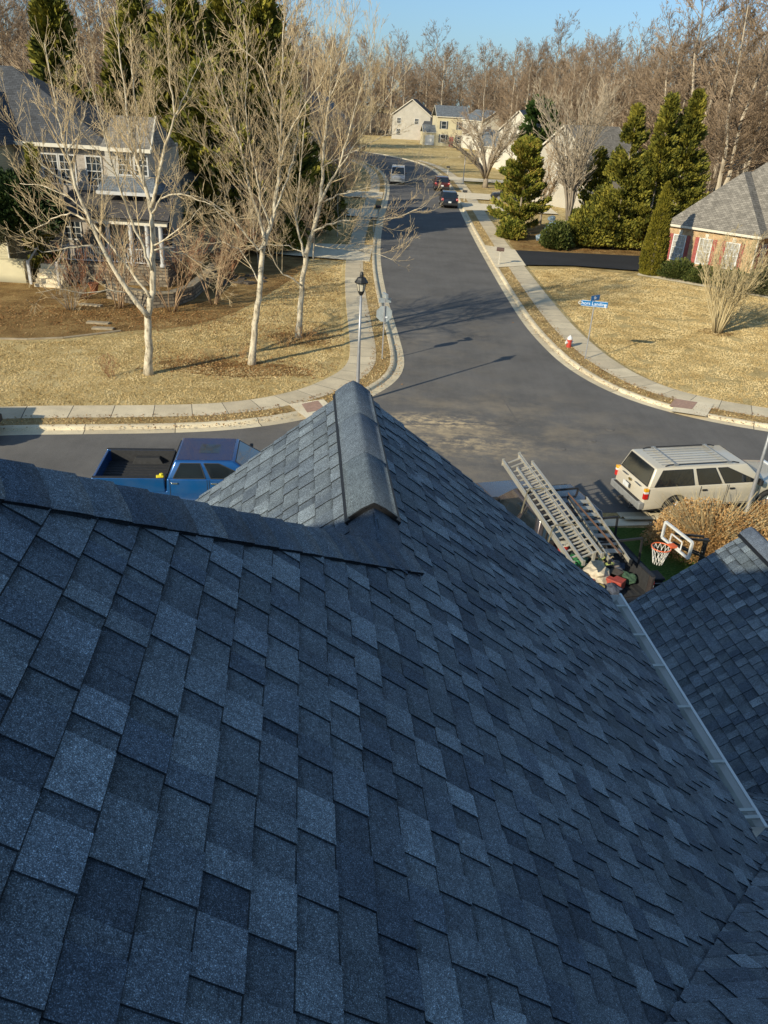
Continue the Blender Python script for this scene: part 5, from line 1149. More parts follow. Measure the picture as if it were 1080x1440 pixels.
def pane_on(mb, q, u0, u1, v0, v1, off=.006, slant0=0, slant1=0):
    """q: four corners bottom-left, bottom-right, top-right, top-left (outward ccw)"""
    q = [V(p) for p in q]; n = (q[1]-q[0]).cross(q[3]-q[0]).normalized()
    def P(u, v): return q[0].lerp(q[1], u).lerp(q[3].lerp(q[2], u), v) + n*off
    pts = [P(u0, v0), P(u1, v0), P(u1-slant1, v1), P(u0+slant0, v1)]
    mb.quad(*pts); return pts, n
def vehicle(name, label, cat, loc, rz, sc_, paint, sp, group=None):
    t = empty(name, loc, rz, label, cat, group, sc_); Wd = sp['W']; hw = Wd/2
    pr = car_body(Wd, sp['top'], sp['z0'], sp['wx'], sp['r']); mb = MB()
    # body as slices across so that flanks curve in at sill and shoulder
    sl = [(-hw+.10, -.05), (-hw+.03, -.012), (-hw, 0), (hw, 0), (hw-.03, -.012), (hw-.10, -.05)]
    cx = sum(p[0] for p in pr)/len(pr); zc = .65; n = len(pr); rings = []
    for y, ins in ((-hw+.09, .09), (-hw+.02, .025), (-hw, 0), (hw, 0), (hw-.02, .025), (hw-.09, .09)):
        pass
    vs = []; ys = [(-hw+.07, 0), (-hw+.018, .0), (-hw, .03), (hw, .03), (hw-.018, .0), (hw-.07, 0)]
    mb.prism(pr, lambda a, b, y: V((a, y*(1-.035*max(0, (abs(a-cx)-sp['L']*.36)/(sp['L']*.14))), b)), -hw, hw)
    body = mb.build('body', paint, t, bevel=.045, seg=3)
    for f in body.data.polygons: f.use_smooth = True
    # dark underbody / arches
    mb = MB(); mb.box(((sp['top'][0][0]+sp['top'][-1][0])/2, 0, sp['z0']+.10), (sp['L']*.93, Wd*.86, .34)); mb.build('underbody', M_blk, t)
    for x in sp['wx']:
        for y in (-hw+.12, hw-.12): wheel(t, x, y, sp['r'])
    # greenhouse
    (xb0, xb1, zb), (xt0, xt1, zt) = sp['gh']; wi = sp.get('ti', .14); hb_ = hw-.02
    B = [V((xb0, -hb_, zb)), V((xb1, -hb_, zb)), V((xb1, hb_, zb)), V((xb0, hb_, zb))]; T = [V((xt0, -hb_+wi, zt)), V((xt1, -hb_+wi, zt)), V((xt1, hb_-wi, zt)), V((xt0, hb_-wi, zt))]
    mb = MB(); mb.add([tuple(p) for p in B+T], [(0, 1, 5, 4), (1, 2, 6, 5), (2, 3, 7, 6), (3, 0, 4, 7), (4, 5, 6, 7), (3, 2, 1, 0)]); cabm = mb.build('cab', paint, t, bevel=.05, seg=3)
    for f in cabm.data.polygons: f.use_smooth = True
    if sp.get('roof'): 
        mb = MB(); mb.box(((xt0+xt1)/2, 0, zt+.006), (xt1-xt0-.10, Wd-2*wi-.16, .012)); mb.build('roof_panel', sp['roof'], t, bevel=.01)
    R_ = [B[0], B[1], T[1], T[0]]; Lq = [B[2], B[3], T[3], T[2]]; Fq = [B[1], B[2], T[2], T[1]]; Bq = [B[3], B[0], T[0], T[3]]
    for (u0, u1, s0, s1) in sp['side']:
        for q, mir in ((R_, 0), (Lq, 1)):
            mb = MB(); a, b, c, d = (u0, u1, s0, s1) if not mir else (1-u1, 1-u0, s1, s0)
            pts, nn = pane_on(mb, q, a, b, .07, .88, .008, c, d); wdw = mb.build('side_window', M_auto, t)
            fr = MB()
            for i in range(4): fr.bar(pts[i], pts[(i+1) % 4], .022, .012, up=nn)
            fr.build('window_seal', M_blk, wdw)
    for q, nm, k in ((Fq, 'windshield', .05), (Bq, 'rear_window', sp.get('rw', .06))):
        mb = MB(); pts, nn = pane_on(mb, q, k, 1-k, .05, .92, .008, .01, .01); wdw = mb.build(nm, M_auto, t); fr = MB()
        for i in range(4): fr.bar(pts[i], pts[(i+1) % 4], .025, .012, up=nn)
        fr.build('window_seal', M_blk, wdw)
    # doors: shut lines and handles
    for x0, x1, zl, zh in sp['doors']:
        for sg in (-1, 1):
            mb = MB(); y = sg*(hw+.003)
            for a, b in (((x0, zl), (x0, zh)), ((x1, zl), (x1, zh)), ((x0, zl), (x1, zl))): mb.bar(V((a[0], y, a[1])), V((b[0], y, b[1])), .010, .008, up=V((0, 1, 0)))
            d = mb.build('door', M_blk, t); mb = MB(); mb.box((x0+.13, sg*(hw+.02), zh-.13), (.17, .035, .055)); mb.build('handle', sp.get('hm', M_blk), d, bevel=.01)
    xm_, zm = sp['mir']
    for sg in (-1, 1):
        mb = MB(); mb.box((xm_, sg*(hw+.13), zm), (.10, .20, .19)); mb.bar(V((xm_+.02, sg*(hw-.04), zm-.06)), V((xm_, sg*(hw+.06), zm-.05)), .05, .05); mb.build('mirror', M_blk, t, bevel=.03)
    xf_, xr_ = sp['top'][0][0], sp['top'][-1][0]
    for x, nm, sg in ((xf_, 'front_bumper', 1), (xr_, 'rear_bumper', -1)):
        mb = MB(); mb.box((x+sg*.02, 0, sp['z0']+.17), (.20, Wd-.03, .24)); b = mb.build(nm, sp['bump'], t, bevel=.04, seg=3)
        if sg < 0:
            mb = MB(); mb.box((x-.135+sp.get('plx', 0), 0, sp['z0']+.17+sp.get('plz', 0)), (.012, .32, .16)); mb.build('license_plate', M_plate, t)
            mb = MB(); mb.box((x-.06, 0, sp['z0']+.295), (.10, Wd-.35, .012)); mb.build('step_pad', M_blk, b)
    for sg in (-1, 1):
        x, z, hh, ww = sp['tail']; mb = MB()
        for m_, z0_, h_ in ((M_red_l, z-hh*.22, hh*.50), (M_clr, z+hh*.12, hh*.18), (M_amb if sp.get('amb') else M_red_l, z+hh*.35, hh*.28)):
            mb = MB(); mb.box((x+.04, sg*(hw-ww/2+.012), z0_), (.14, ww, h_)); mb.build('taillight', m_, t, bevel=.012)
        x, z = sp['head']; mb = MB(); mb.box((x-.05, sg*(hw-.24), z), (.14, .40, .20)); mb.build('headlight', M_clr, t, bevel=.03)
    mb = MB(); mb.box((xf_+.02, 0, sp['head'][1]-.02), (.05, Wd*.5, .22)); mb.build('grille', M_blk, t, bevel=.01)
    return t
# tan wagon ------------------------------------------------------
SUV = dict(L=5.5, W=1.86, z0=.34, r=.39, wx=(-1.62, 1.68), top=[(2.72, .45), (2.76, .90), (2.62, 1.0), (1.35, 1.09), (1.1, 1.13), (-2.62, 1.13), (-2.72, 1.0), (-2.76, .45)],
           gh=((-2.66, 1.42, 1.10), (-2.45, .72, 1.70)), ti=.14, side=[(.045, .385, .035, .0), (.425, .625, 0, 0), (.655, .95, 0, .19)], doors=[(.12, 1.22, .46, 1.10), (-.86, .06, .46, 1.10)], mir=(1.12, 1.18),
           bump=M_greyp, tail=(-2.745, .92, .36, .10), head=(2.72, .92), amb=1, rw=.05, plz=.36)
def at_front(px, py, z): return G(px, py, z)
suvz = math.atan2(.95, 3.3)
# the ground plan of the photograph is a little foreshortened on this side, so things there stand at this scale
NS = .86; SV = .94
pc = G(901, 714, .45)                                        # near rear bumper corner
rz = R(14.5); S_ = SV; off = V((-2.80*math.cos(rz)-(-.93)*math.sin(rz), -2.80*math.sin(rz)+(-.93)*math.cos(rz), 0))*S_
loc = V((pc.x, pc.y, 0)) - off
t = vehicle('station_wagon', 'tan full size sport utility with roof rails parked behind the dry tan bush', 'car', tuple(loc), rz, S_, M_tan_p, SUV)
M_roofl = paint_mat('lilac_grey_roof', (.42, .40, .42), .3, .3)
mb = MB(); mb.box((-.87, 0, 1.688), (2.9, 1.40, .018)); rp = mb.build('roof_panel', M_roofl, t, bevel=.01)
mb = MB()
for i in range(7): mb.box((-1.0, -.54+i*.18, 1.702), (2.3, .035, .016))
mb.build('roof_rib', M_greyp, rp)
for sg in (-1, 1):
    mb = MB(); mb.tube([V((-2.1, sg*.68, 1.72)), V((-1.95, sg*.68, 1.765)), V((.25, sg*.68, 1.765)), V((.45, sg*.68, 1.72))], .018, 6); mb.build('roof_rail', M_blk, t)
for x in (-1.75, .1):
    mb = MB(); mb.bar(V((x, -.68, 1.775)), V((x, .68, 1.775)), .055, .02); 
    for sg in (-1, 1): mb.box((x, sg*.68, 1.76), (.16, .06, .04))
    mb.build('crossbar', M_greyp, t)
mb = MB(); mb.box((-2.40, 0, 1.65), (.03, .42, .035)); mb.build('brake_light', M_red_l, t)
mb = MB(); mb.box((-2.785, .0, 1.02), (.012, .16, .05)); mb.box((-2.785, .0, 1.02), (.014, .07, .09)); mb.build('tailgate_emblem', plain('gold_emblem', (.45, .33, .10), .3, .8), t)
mb = MB(); mb.box((-2.775, .35, 1.08), (.012, .30, .035)); mb.box((-2.775, -.45, 1.07), (.012, .34, .03)); mb.build('tailgate_badge', M_chrome, t)
mb = MB(); mb.bar(V((-2.9, 0, .42)), V((-2.9, .0, .42))+V((-.16, 0, 0)), .06, .06); mb.build('tow_hitch', M_blk, t); mb = MB(); mb.tube([V((-2.86, -.4, .44)), V((-2.95, -.55, .3)), V((-2.9, -.7, .42))], .02, 6); mb.build('tail_pipe', M_blk, t)
# blue pickup ------------------------------------------------------
PK = dict(L=5.85, W=2.02, z0=.42, r=.385, wx=(-1.75, 1.87), top=[(2.88, .5), (2.92, 1.08), (2.75, 1.20), (1.45, 1.30), (1.2, 1.34), (-.94, 1.34), (-.96, .86), (-2.84, .86), (-2.90, .5)],
          gh=((-.93, 1.55, 1.31), (-.72, .85, 1.92)), ti=.16, side=[(.06, .42, .05, 0), (.48, .94, 0, .22)], doors=[(.20, 1.32, .52, 1.32), (-.86, .14, .52, 1.32)], mir=(1.22, 1.42),
          bump=M_chrome, tail=(-2.88, 1.08, .42, .10), head=(2.86, .98), hm=M_chrome, roof=M_blueroof)
def bed(t, paint, L0=-2.92, L1=-1.0, hw=1.01, zt=1.36, zf=.90, tail=True):
    for sg in (-1, 1):
        mb = MB(); mb.box(((L0+L1)/2, sg*(hw-.045), (zt+.84)/2), (L1-L0, .09, zt-.84)); b = mb.build('bed_side', paint, t, bevel=.025)
        mb = MB(); mb.box(((L0+L1)/2, sg*(hw-.05), zt+.008), (L1-L0-.02, .10, .018)); mb.build('rail_cap', M_blk, b)
        mb = MB(); mb.box((-1.75, sg*(hw-.20), zf+.12), (.9, .24, .25), taper=.75); mb.box((L0+.05+(L1-L0)/2, sg*(hw-.098), (zt+zf)/2), (L1-L0-.12, .01, zt-zf-.02)); mb.build('wheel_well', M_liner, t, bevel=.03)
    mb = MB(); mb.box(((L0+L1)/2, 0, zf), (L1-L0-.06, 2*hw-.18, .03))
    for i in range(9): mb.box(((L0+L1)/2, -.72+i*.18, zf+.022), (L1-L0-.1, .06, .02))
    mb.build('bed_floor', M_liner, t)
    mb = MB(); mb.box((L1+.03, 0, (zt+zf)/2+.02), (.04, 2*hw-.2, zt-zf)); mb.build('bed_front', M_liner, t)
    if tail:
        mb = MB(); mb.box((L0+.03, 0, (zt+.84)/2-.01), (.07, 2*hw-.22, zt-.86)); tg = mb.build('tailgate', paint, t, bevel=.02)
        mb = MB(); mb.box((L0-.01, 0, zt-.12), (.03, .26, .09)); mb.build('handle', M_blk, tg)
pc = G(128, 672, 1.36*.80); rz = R(6.5); S_ = 1.0; off = V((-2.92*math.cos(rz)+1.01*math.sin(rz), -2.92*math.sin(rz)-1.01*math.cos(rz), 0))*S_
t = vehicle('pickup_truck', 'bright blue crew cab pickup with an empty black lined bed at the near kerb', 'pickup truck', (pc.x-off.x, pc.y-off.y, 0), rz, S_, M_blue_p, PK)
bed(t, M_blue_p); t.scale = (1, 1, .80)
mb = MB(); mb.box((.15, .0, 1.934), (.55, .62, .010)); mb.build('sunroof', M_auto, t, bevel=.004)
mb = MB(); mb.box((-.73, 0, 1.84), (.03, .34, .04)); mb.build('brake_light', M_red_l, t)
T_ = Matrix.Translation(V((pc.x-off.x, pc.y-off.y, 0))) @ Matrix.Rotation(rz, 4, 'Z')
mb = MB(); p_ = T_ @ V((-1.12, -.93, 1.385*.80)); mb.box(tuple(p_), (.20, .12, .07), .3); mb.box(tuple(p_+V((.03, .04, .05))), (.09, .09, .06), .9)
tag(mb.build('work_gloves', plain('yellow_glove', (.75, .62, .03), .7), bevel=.02), 'small bright yellow gloves lying on the blue pickup bed rail', 'gloves')
# distant and parked cars ------------------------------------------
SMALL = dict(L=4.7, W=1.88, z0=.30, r=.36, wx=(-1.35, 1.38), top=[(2.30, .4), (2.33, .80), (2.15, .92), (1.2, 1.02), (1.0, 1.05), (-2.15, 1.08), (-2.28, .95), (-2.32, .4)],
             gh=((-2.18, 1.25, 1.04), (-1.75, .45, 1.66)), ti=.16, side=[(.07, .34, .08, 0), (.38, .62, 0, 0), (.65, .93, 0, .2)], doors=[(.1, 1.05, .42, 1.04), (-.86, .05, .42, 1.04)], mir=(.95, 1.08),
             bump=M_blk, tail=(-2.28, .95, .24, .26), head=(2.28, .74), plz=.22)
vehicle('parked_car', 'dark navy crossover at the right kerb with its lights facing the camera house', 'car', (5.15, 94.6, 0), R(91), .98, M_navy, SMALL)
vehicle('parked_car', 'dark red crossover parked ahead of the navy one at the right kerb', 'car', (5.0, 112.2, 0), R(91), 1.02, M_dred, SMALL)
vehicle('parked_car', 'dark sedan standing on a far driveway beside the rusty conifer', 'car', (12.9, 103.6, 0), R(178), .9, M_navy, SMALL)
VAN = dict(L=5.6, W=2.0, z0=.34, r=.37, wx=(-1.75, 1.75), top=[(2.72, .45), (2.78, .85), (2.5, 1.10), (1.9, 1.22), (1.7, 1.26), (-2.7, 1.26), (-2.76, 1.1), (-2.76, .45)],
           gh=((-2.7, 1.95, 1.24), (-2.62, 1.05, 2.15)), ti=.10, side=[(.68, .94, 0, .2)], doors=[(.55, 1.5, .5, 1.25)], mir=(1.55, 1.4), bump=M_greyp, tail=(-2.74, 1.1, .5, .1), head=(2.68, .82))
vehicle('cargo_van', 'silver white van facing down the street at the left kerb', 'van', (-.75, 118.0, 0), R(-90), .98, M_silverw, VAN)
c = G(3, 600, .4)
vehicle('parked_car', 'dark car at the picture edge whose nose shades the left sidewalk', 'car', (c.x-2.52, c.y-.62, 0), R(10), 1.0, M_navy, SMALL)
# work truck in our driveway ------------------------------------------
WS = 1.0; rzw = R(108)              # heading up the drive
OW = V((4.3, 17.75, 0))
WK = dict(PK); WK.update(L=5.7, roof=None, tail=(-2.88, 1.06, .36, .08), bump=M_greyp, hm=M_blk)
t = vehicle('work_truck', 'dark maroon roofer pickup loaded with ladders and tools in the driveway', 'pickup truck', tuple(OW), rzw, WS, M_maroon, WK)
bed(t, M_maroon, tail=False)
mb = MB(); mb.box((-3.18, 0, .88), (.50, 1.80, .06)); tg = mb.build('tailgate', M_maroon, t, bevel=.02)
mb = MB(); mb.box((-3.18, 0, .915), (.44, 1.66, .012)); mb.build('tailgate_liner', M_liner, tg)
TW = Matrix.Translation(OW) @ Matrix.Rotation(rzw, 4, 'Z') @ Matrix.Scale(WS, 4)
def TL(x, y, z): return TW @ V((x, y, z))
mb = MB()
for x, b in ((-2.3, 1.36), (-1.25, 1.36), (.35, 1.9)):
    for sg in (-1, 1): mb.bar(V((x, sg*(.95 if x < 0 else .72), b)), V((x, sg*(.90 if x < 0 else .72), 2.02)), .04, .04)
    mb.bar(V((x, -(.90 if x < 0 else .72), 2.03)), V((x, .90 if x < 0 else .72, 2.03)), .045, .045)
    mb.build('rack_hoop', M_blk, t); mb = MB()

M_alu = plain('aluminium', (.62, .58, .50), .4, .55, var=.12, scale=4); M_alud = plain('worn_aluminium', (.52, .48, .40), .5, .4, var=.2)
def wpt(px, py, z): return G(px, py, z)
def ladder(name, label, A, B, width, z_t=.10, rung=.27, flat=False, group=None, second=None, m=M_alu, roll=0):
    """A,B centre line ends at height; rails and rungs"""
    t = empty(name, tuple(A), 0, label, 'ladder', group); d = (B-A); L = d.length; d = d/L; s = d.cross(V((0, 0, 1))).normalized(); u = s.cross(d); q_ = Matrix.Rotation(roll, 3, d); s = q_ @ s; u = q_ @ u
    for sg in (-1, 1):
        mb = MB(); a = s*sg*width/2; 
        mb.bar(a, a+d*L, .012, z_t); 
        for k in (-1, 1): mb.bar(a+u*k*z_t*.46-s*sg*.012, a+d*L+u*k*z_t*.46-s*sg*.012, .032, .010)
        mb.build('rail', m, t)
        for q in (a, a+d*L): mb = MB(); mb.box(tuple(q), (.035, .06, z_t+.02), rzw); mb.build('end_cap', M_blk if flat else M_alud, t)
    n = int(L/rung)
    for i in range(n):
        mb = MB(); c = d*(rung*(i+.6))
        if flat: mb.bar(c-s*(width/2-.01), c+s*(width/2-.01), .17, .014); mb.bar(c-s*(width/2-.01)-d*.04+u*-.02, c+s*(width/2-.01)-d*.04+u*-.02, .008, .035)
        else: mb.bar(c-s*(width/2-.01), c+s*(width/2-.01), .030, .030)
        mb.build('rung', m, t)
    return t
A, B = G(697, 642, 2.10), G(800, 800, 2.06); A2, B2 = G(722, 650, 2.16), G(826, 790, 2.14)
GL = 'ladders tied on the truck rack'
def mid(p, q, f=.5): return p.lerp(q, f)
L1a, L1b = mid(G(703, 645, 2.1), G(735, 641, 2.1), .5), mid(G(812, 793, 2.1), G(850, 783, 2.1), .5)
L1a = G(719, 645, 2.15); L1b = G(824, 794, 2.15)
w1 = .42; ROLL_ = R(24)
dd_ = (L1b-L1a).normalized(); ss_ = dd_.cross(V((0, 0, 1))).normalized()
sgn = 1 if ss_.x > 0 else -1; ss_ = ss_*sgn
ladder('extension_ladder', 'lower base section of the long aluminium extension ladder on the truck', L1a, L1b-dd_*.15, w1+.05, .17, group=GL, roll=ROLL_)
ladder('extension_ladder', 'upper fly section stacked on the long aluminium extension ladder', L1a+dd_*.75+V((0, 0, .13))+ss_*.13, L1b+V((0, 0, .13))+ss_*.13, w1, .10, group=GL, roll=ROLL_)
L2a, L2b = G(812, 700, 2.02), G(872, 790, 2.02)
ladder('step_ladder', 'shorter aluminium ladder with broad flat treads beside the long one', L2a, L2b, .46, .09, .34, True, GL, m=M_alud)
mb = MB(); mb.tube([G(800, 695, 2.12), G(872, 778, 2.10)], .022, 7); mb.tube([G(799, 693, 2.17), G(862, 765, 2.15)], .014, 6); tag(mb.build('metal_pole', plain('brown_pole', (.22, .13, .09), .4, .4)), 'thin brown pole lying on the outer side of the ladders', 'pole')
for k, (f, zz_) in enumerate(((.40, 2.16), (.74, 2.16))):
    c = L1a.lerp(L1b, f); mb = MB(); P = [c-ss_*.33+V((0, 0, -.5)), c-ss_*.26+V((0, 0, .06)), c-ss_*.2+V((0, 0, .17)), c+ss_*.30+V((0, 0, .17)), c+ss_*.36+V((0, 0, .05)), c+ss_*.45+V((0, 0, -.45))]
    for a, b in zip(P, P[1:]): mb.bar(a, b, .035, .006, up=dd_)
    tag(mb.build('ratchet_strap', plain('strap_olive', (.20, .18, .13), .8)), ['olive strap over the ladders near the truck cab', 'olive strap over the ladders near the tailgate'][k], 'strap')
# cargo and things by the tailgate
def bucket(loc, r, h_, col, label, lid=None, name='bucket', M=None):
    t = empty(name, tuple(loc), rr.uniform(0, 3), label, 'bucket'); mb = MB(); mb.lathe((0, 0, 0), [(r*.82, 0), (r, h_), (r*1.06, h_), (r*1.06, h_-.03), (r*.98, h_-.02), (r*.9, h_*.5)], 18); mb.build('pail', plain(name+'_'+label.split()[0], col, .5), t, smooth=False)
    if lid: mb = MB(); mb.lathe((0, 0, h_), [(r*1.08, 0), (r*1.08, .02), (r*.2, .03)], 18); mb.build('lid', plain('lid_'+label.split()[0], lid, .5), t)
    mb = MB(); mb.tube([V((r, 0, h_-.04)), V((r*.9, r*.5, h_+.05)), V((0, r*.9, h_+.02)), V((-r*.9, r*.5, h_+.05)), V((-r, 0, h_-.04))], .005, 5); mb.build('handle', M_greyp, t); return t
rr = random.Random(12)
bucket(G(766, 740, .98), .13, .30, (.62, .58, .48), 'cream bucket of tools in the bed right behind the cab', None)
bucket(G(753, 742, .98), .12, .28, (.60, .60, .56), 'white bucket in the bed beside the cab window')
bucket(G(790, 782, 1.0), .13, .34, (.42, .03, .02), 'red bucket with a pale lid beneath the ladder strap', (.66, .60, .46))
bucket(G(832, 850, .75), .14, .30, (.55, .52, .42), 'dirty white bucket standing at the open tailgate')
def clump(name, label, cat, loc, dims, m, seed, n=3, smooth=True, sub=2):
    rr = random.Random(seed); bm = bmesh.new(); bmesh.ops.create_icosphere(bm, subdivisions=3, radius=1)
    for v in bm.verts:
        k = 1+.42*noise.noise(v.co*1.7+V((seed, 0, 0)))+.22*noise.noise(v.co*4.5+V((0, seed, 0))); v.co = V((v.co.x*dims[0]*k, v.co.y*dims[1]*k, max(-dims[2]*.5, v.co.z*dims[2]*k)))
    me = bpy.data.meshes.new(name); bm.to_mesh(me); bm.free(); me.materials.append(m); o = bpy.data.objects.new(name, me); COL.objects.link(o); o.location = loc; o.rotation_euler = (0, 0, rr.uniform(0, 3)); return tag(o, label, cat)
clump('canvas_sack', 'bulging pale canvas sack heaped at the rear of the truck bed', 'sack', G(838, 808, 1.15), (.36, .28, .26), plain('canvas', (.58, .50, .38), .9, var=.25, scale=10, bump=.5), 3)
clump('tarp_bundle', 'crumpled dark tarp stuffed under the ladders', 'tarp', G(812, 812, 1.1), (.32, .26, .22), plain('dark_tarp', (.035, .03, .03), .8, var=.5, scale=10, bump=.6), 5)
clump('plastic_bag', 'crumpled white plastic bag on the drive near the garage roof', 'bag', G(906, 850, .12), (.20, .17, .14), plain('white_plastic', (.70, .70, .70), .4, var=.25, scale=16, bump=.8), 7)
clump('tarp_bundle', 'crumpled grey brown cloth at the truck corner', 'cloth', G(862, 802, 1.0), (.22, .20, .28), plain('grey_cloth', (.26, .22, .19), .9, var=.4, scale=12, bump=.6), 9)
clump('paper_sheet', 'white crumpled paper sheeting beside the truck corner', 'paper', G(882, 828, .35), (.20, .16, .30), plain('white_paper', (.68, .68, .66), .8, var=.15, scale=12, bump=.8), 11)
t = empty('garden_hose', tuple(G(803, 798, 1.15)), 0, 'coiled green hose lying under the ladders in the bed', 'hose'); mb = MB()
P = [V((math.cos(a*.5)*(.24+.02*math.sin(a*1.7)), math.sin(a*.5)*(.2+.02*math.cos(a)), .03+.012*a*.3+.02*math.sin(a*2.3))) for a in range(0, 60)]; mb.tube(P, .016, 6); mb.build('coil', plain('green_hose', (.02, .17, .05), .45), t, smooth=True)
mb = MB(); mb.tube([V((.24, 0, .05)), V((.34, .04, .08)), V((.40, .1, .05))], .02, 7); mb.build('nozzle', M_chrome, t)
t = empty('garden_hose', tuple(G(852, 792, 1.3)), 1, 'loosely looped yellow green cord at the ladder ends', 'cord'); mb = MB()
P = [V((math.cos(a*.55)*(.17+.05*math.sin(a*1.3)), math.sin(a*.55)*(.14+.05*math.cos(a*.9)), .03+.05*math.sin(a*1.1))) for a in range(0, 40)]; mb.tube(P, .011, 5); mb.build('coil', plain('yellow_cord', (.45, .50, .15), .6), t)
for k, (px, py, z, dx, dy, dz, a, c_, lb, nm, ct) in enumerate((
    (812, 822, 1.0, .50, .14, .10, .4, (.42, .10, .07), 'red and white board edge poking out below the ladders', 'plank', 'board'),
    (838, 835, .92, .70, .16, .04, rzw+.6, (.50, .38, .22), 'bare wooden plank laid across the open tailgate', 'plank', 'plank'),
    (775, 752, 1.05, .36, .24, .18, .3, (.40, .32, .20), 'open brown cardboard box in the bed behind the cab', 'cardboard_box', 'box'),
    (786, 762, 1.0, .45, .30, .12, .7, (.03, .03, .03), 'flat black tool case in the bed below the box', 'tool_case', 'case'),
    (872, 815, .9, .10, .08, .34, .2, (.45, .03, .02), 'narrow upright red can at the truck corner', 'fuel_can', 'can'))):
    p_ = G(px, py, z); mb = MB(); mb.box(tuple(p_), (dx, dy, dz), a); o = tag(mb.build(nm, plain(nm+str(k), c_, .7, var=.25, scale=12), bevel=.012), lb, ct)
    if nm in ('tool_case', 'fuel_can', 'cardboard_box'):
        mb = MB(); mb.bar(V(p_)+V((-.06, 0, dz/2+.03)), V(p_)+V((.06, 0, dz/2+.03)), .03, .02); mb.build('handle', M_blk, o)
mb = MB(); a_, b_ = G(848, 822, .93), G(870, 832, .93); mb.bar(a_, b_, .12, .05); mb.bar(a_.lerp(b_, .3)+V((-.05, -.08, .0)), a_.lerp(b_, .3)+V((.04, .09, .03)), .06, .05); tag(mb.build('nail_gun', plain('safety_yellow', (.80, .75, .03), .45), bevel=.015), 'bright yellow tool lying on the tailgate plank', 'tool')
mb = MB(); mb.bar(G(855, 815, 1.0), G(842, 780, 1.35), .05, .02); mb.bar(G(848, 800, 1.1), G(862, 818, .95), .04, .02); tag(mb.build('wood_lath', plain('pale_lath', (.62, .52, .34), .7)), 'pale wooden laths leaning at the ladder ends', 'lath')
# dark vehicle half hidden beyond the ladders
#vehicle('parked_car', 'dark green low truck half hidden beyond the ladders', 'pickup truck', (5.05, 18.35, 0), R(108), .62, M_dgreen, SMALL)
# black cooler with a red lid latch
p_ = G(890, 822, 0); t = empty('tool_chest', (p_.x+.35, p_.y-.1, 0), .2, 'black lidded tool chest with an orange button on the drive beside the bag', 'tool chest'); t.scale = (.9, .9, .9)
mb = MB(); mb.box((0, 0, .17), (.62, .42, .34), taper=.96); mb.build('case', M_blk, t, bevel=.03); mb = MB(); mb.box((0, 0, .38), (.66, .46, .08)); mb.build('lid', M_blk, t, bevel=.03)
mb = MB(); mb.lathe((0, 0, .42), [(.07, 0), (.07, .02), (.05, .03)], 14); mb.build('lid_button', plain('orange_red', (.75, .10, .03), .5), t)
mb = MB(); mb.tube([V((-.3, -.24, .3)), V((-.2, -.3, .32)), V((.2, -.3, .32)), V((.3, -.24, .3))], .015, 6); mb.build('handle', M_greyp, t)

# odds and ends filling the work truck's bed
rr = random.Random(44); cols = [(.03, .03, .035), (.10, .08, .06), (.30, .24, .16), (.05, .10, .06), (.35, .06, .04), (.55, .50, .42), (.06, .07, .10), (.42, .34, .10)]
KN = [('tool_case', 'case', 'dark plastic case'), ('offcut_board', 'board', 'short board offcut'), ('rag_bundle', 'rag', 'crumpled rag'), ('paint_tin', 'tin', 'round tin')]
WH = ['against the bed front', 'under the long ladder', 'beside the long ladder', 'near the tailgate', 'in the far bed corner', 'by the near bed side', 'between the two ladders', 'below the flat treads']
for i in range(20):
    x, y = -1.25-1.55*(i/19)+rr.uniform(-.1, .1), rr.uniform(-.72, .72); k = i % 4; c_ = cols[(i//4*3+i%4) % 8]; p_ = TL(x, y, .96); nm, ct, ds = KN[k]; cn = ['black', 'brown', 'tan', 'dark green', 'red', 'cream', 'navy', 'ochre'][cols.index(c_)]
    lb = f'{cn} {ds} {WH[(i*3) % 8]} in the work truck bed'
    if k == 2: o = clump(nm, lb, ct, (p_.x, p_.y, p_.z+.1), (.20, .16, .14), plain('rag%d' % i, c_, .9, var=.4, scale=12, bump=.5), 60+i)
    else:
        mb = MB()
        if k == 3: mb.lathe(tuple(p_), [(.10, 0), (.10, .20), (.105, .20), (.105, .22), (.02, .225)], 16)
        elif k == 1: mb.box((p_.x, p_.y, p_.z+.12), (.75, .14, .03), rr.uniform(0, 3))
        else: mb.box((p_.x, p_.y, p_.z+.12), (.42, .28, .22), rr.uniform(0, 3))
        o = tag(mb.build(nm, plain(nm+str(i), c_, .6, var=.3, scale=10), bevel=.012), lb, ct)
# ================================================================ STREET FURNITURE
M_pole = plain('galvanised_pole', (.40, .40, .41), .45, .5); M_lampb = plain('lamp_black', (.02, .02, .02), .5); M_lglass = plain('lamp_glass', (.62, .56, .44), .3)
def lamp(loc, label, h=4.15, s=1.0, lean=(0, 0)):
    t = empty('street_lamp', tuple(loc), 0, label, 'street lamp', 'post lamps along the street'); t.scale = (s, s, s)
    mb = MB(); mb.lathe((0, 0, 0), [(.10, 0), (.10, .15), (.075, .2), (.07, 1.0), (.055, 2.2), (.042, h)], 12); mb.build('post', M_pole, t, smooth=True)
    mb = MB(); mb.lathe((0, 0, h), [(.05, -.04), (.09, .02), (.12, .10), (.13, .12)], 10); mb.build('collar', M_lampb, t)
    mb = MB(); mb.lathe((0, 0, h+.12), [(.115, 0), (.17, .30)], 6); mb.build('lens', M_lglass, t)
    mb = MB(); mb.lathe((0, 0, h+.42), [(.24, -.02), (.25, .02), (.19, .10), (.15, .17), (.07, .20), (.07, .28), (.05, .36), (.02, .38)], 8)
    for i in range(6):
        a = i*PI/3; d = V((math.cos(a), math.sin(a), 0)); mb.bar(d*.12+V((0, 0, h+.12)), d*.175+V((0, 0, h+.42)), .018, .018)
    mb.build('lamp_hood', M_lampb, t); return t
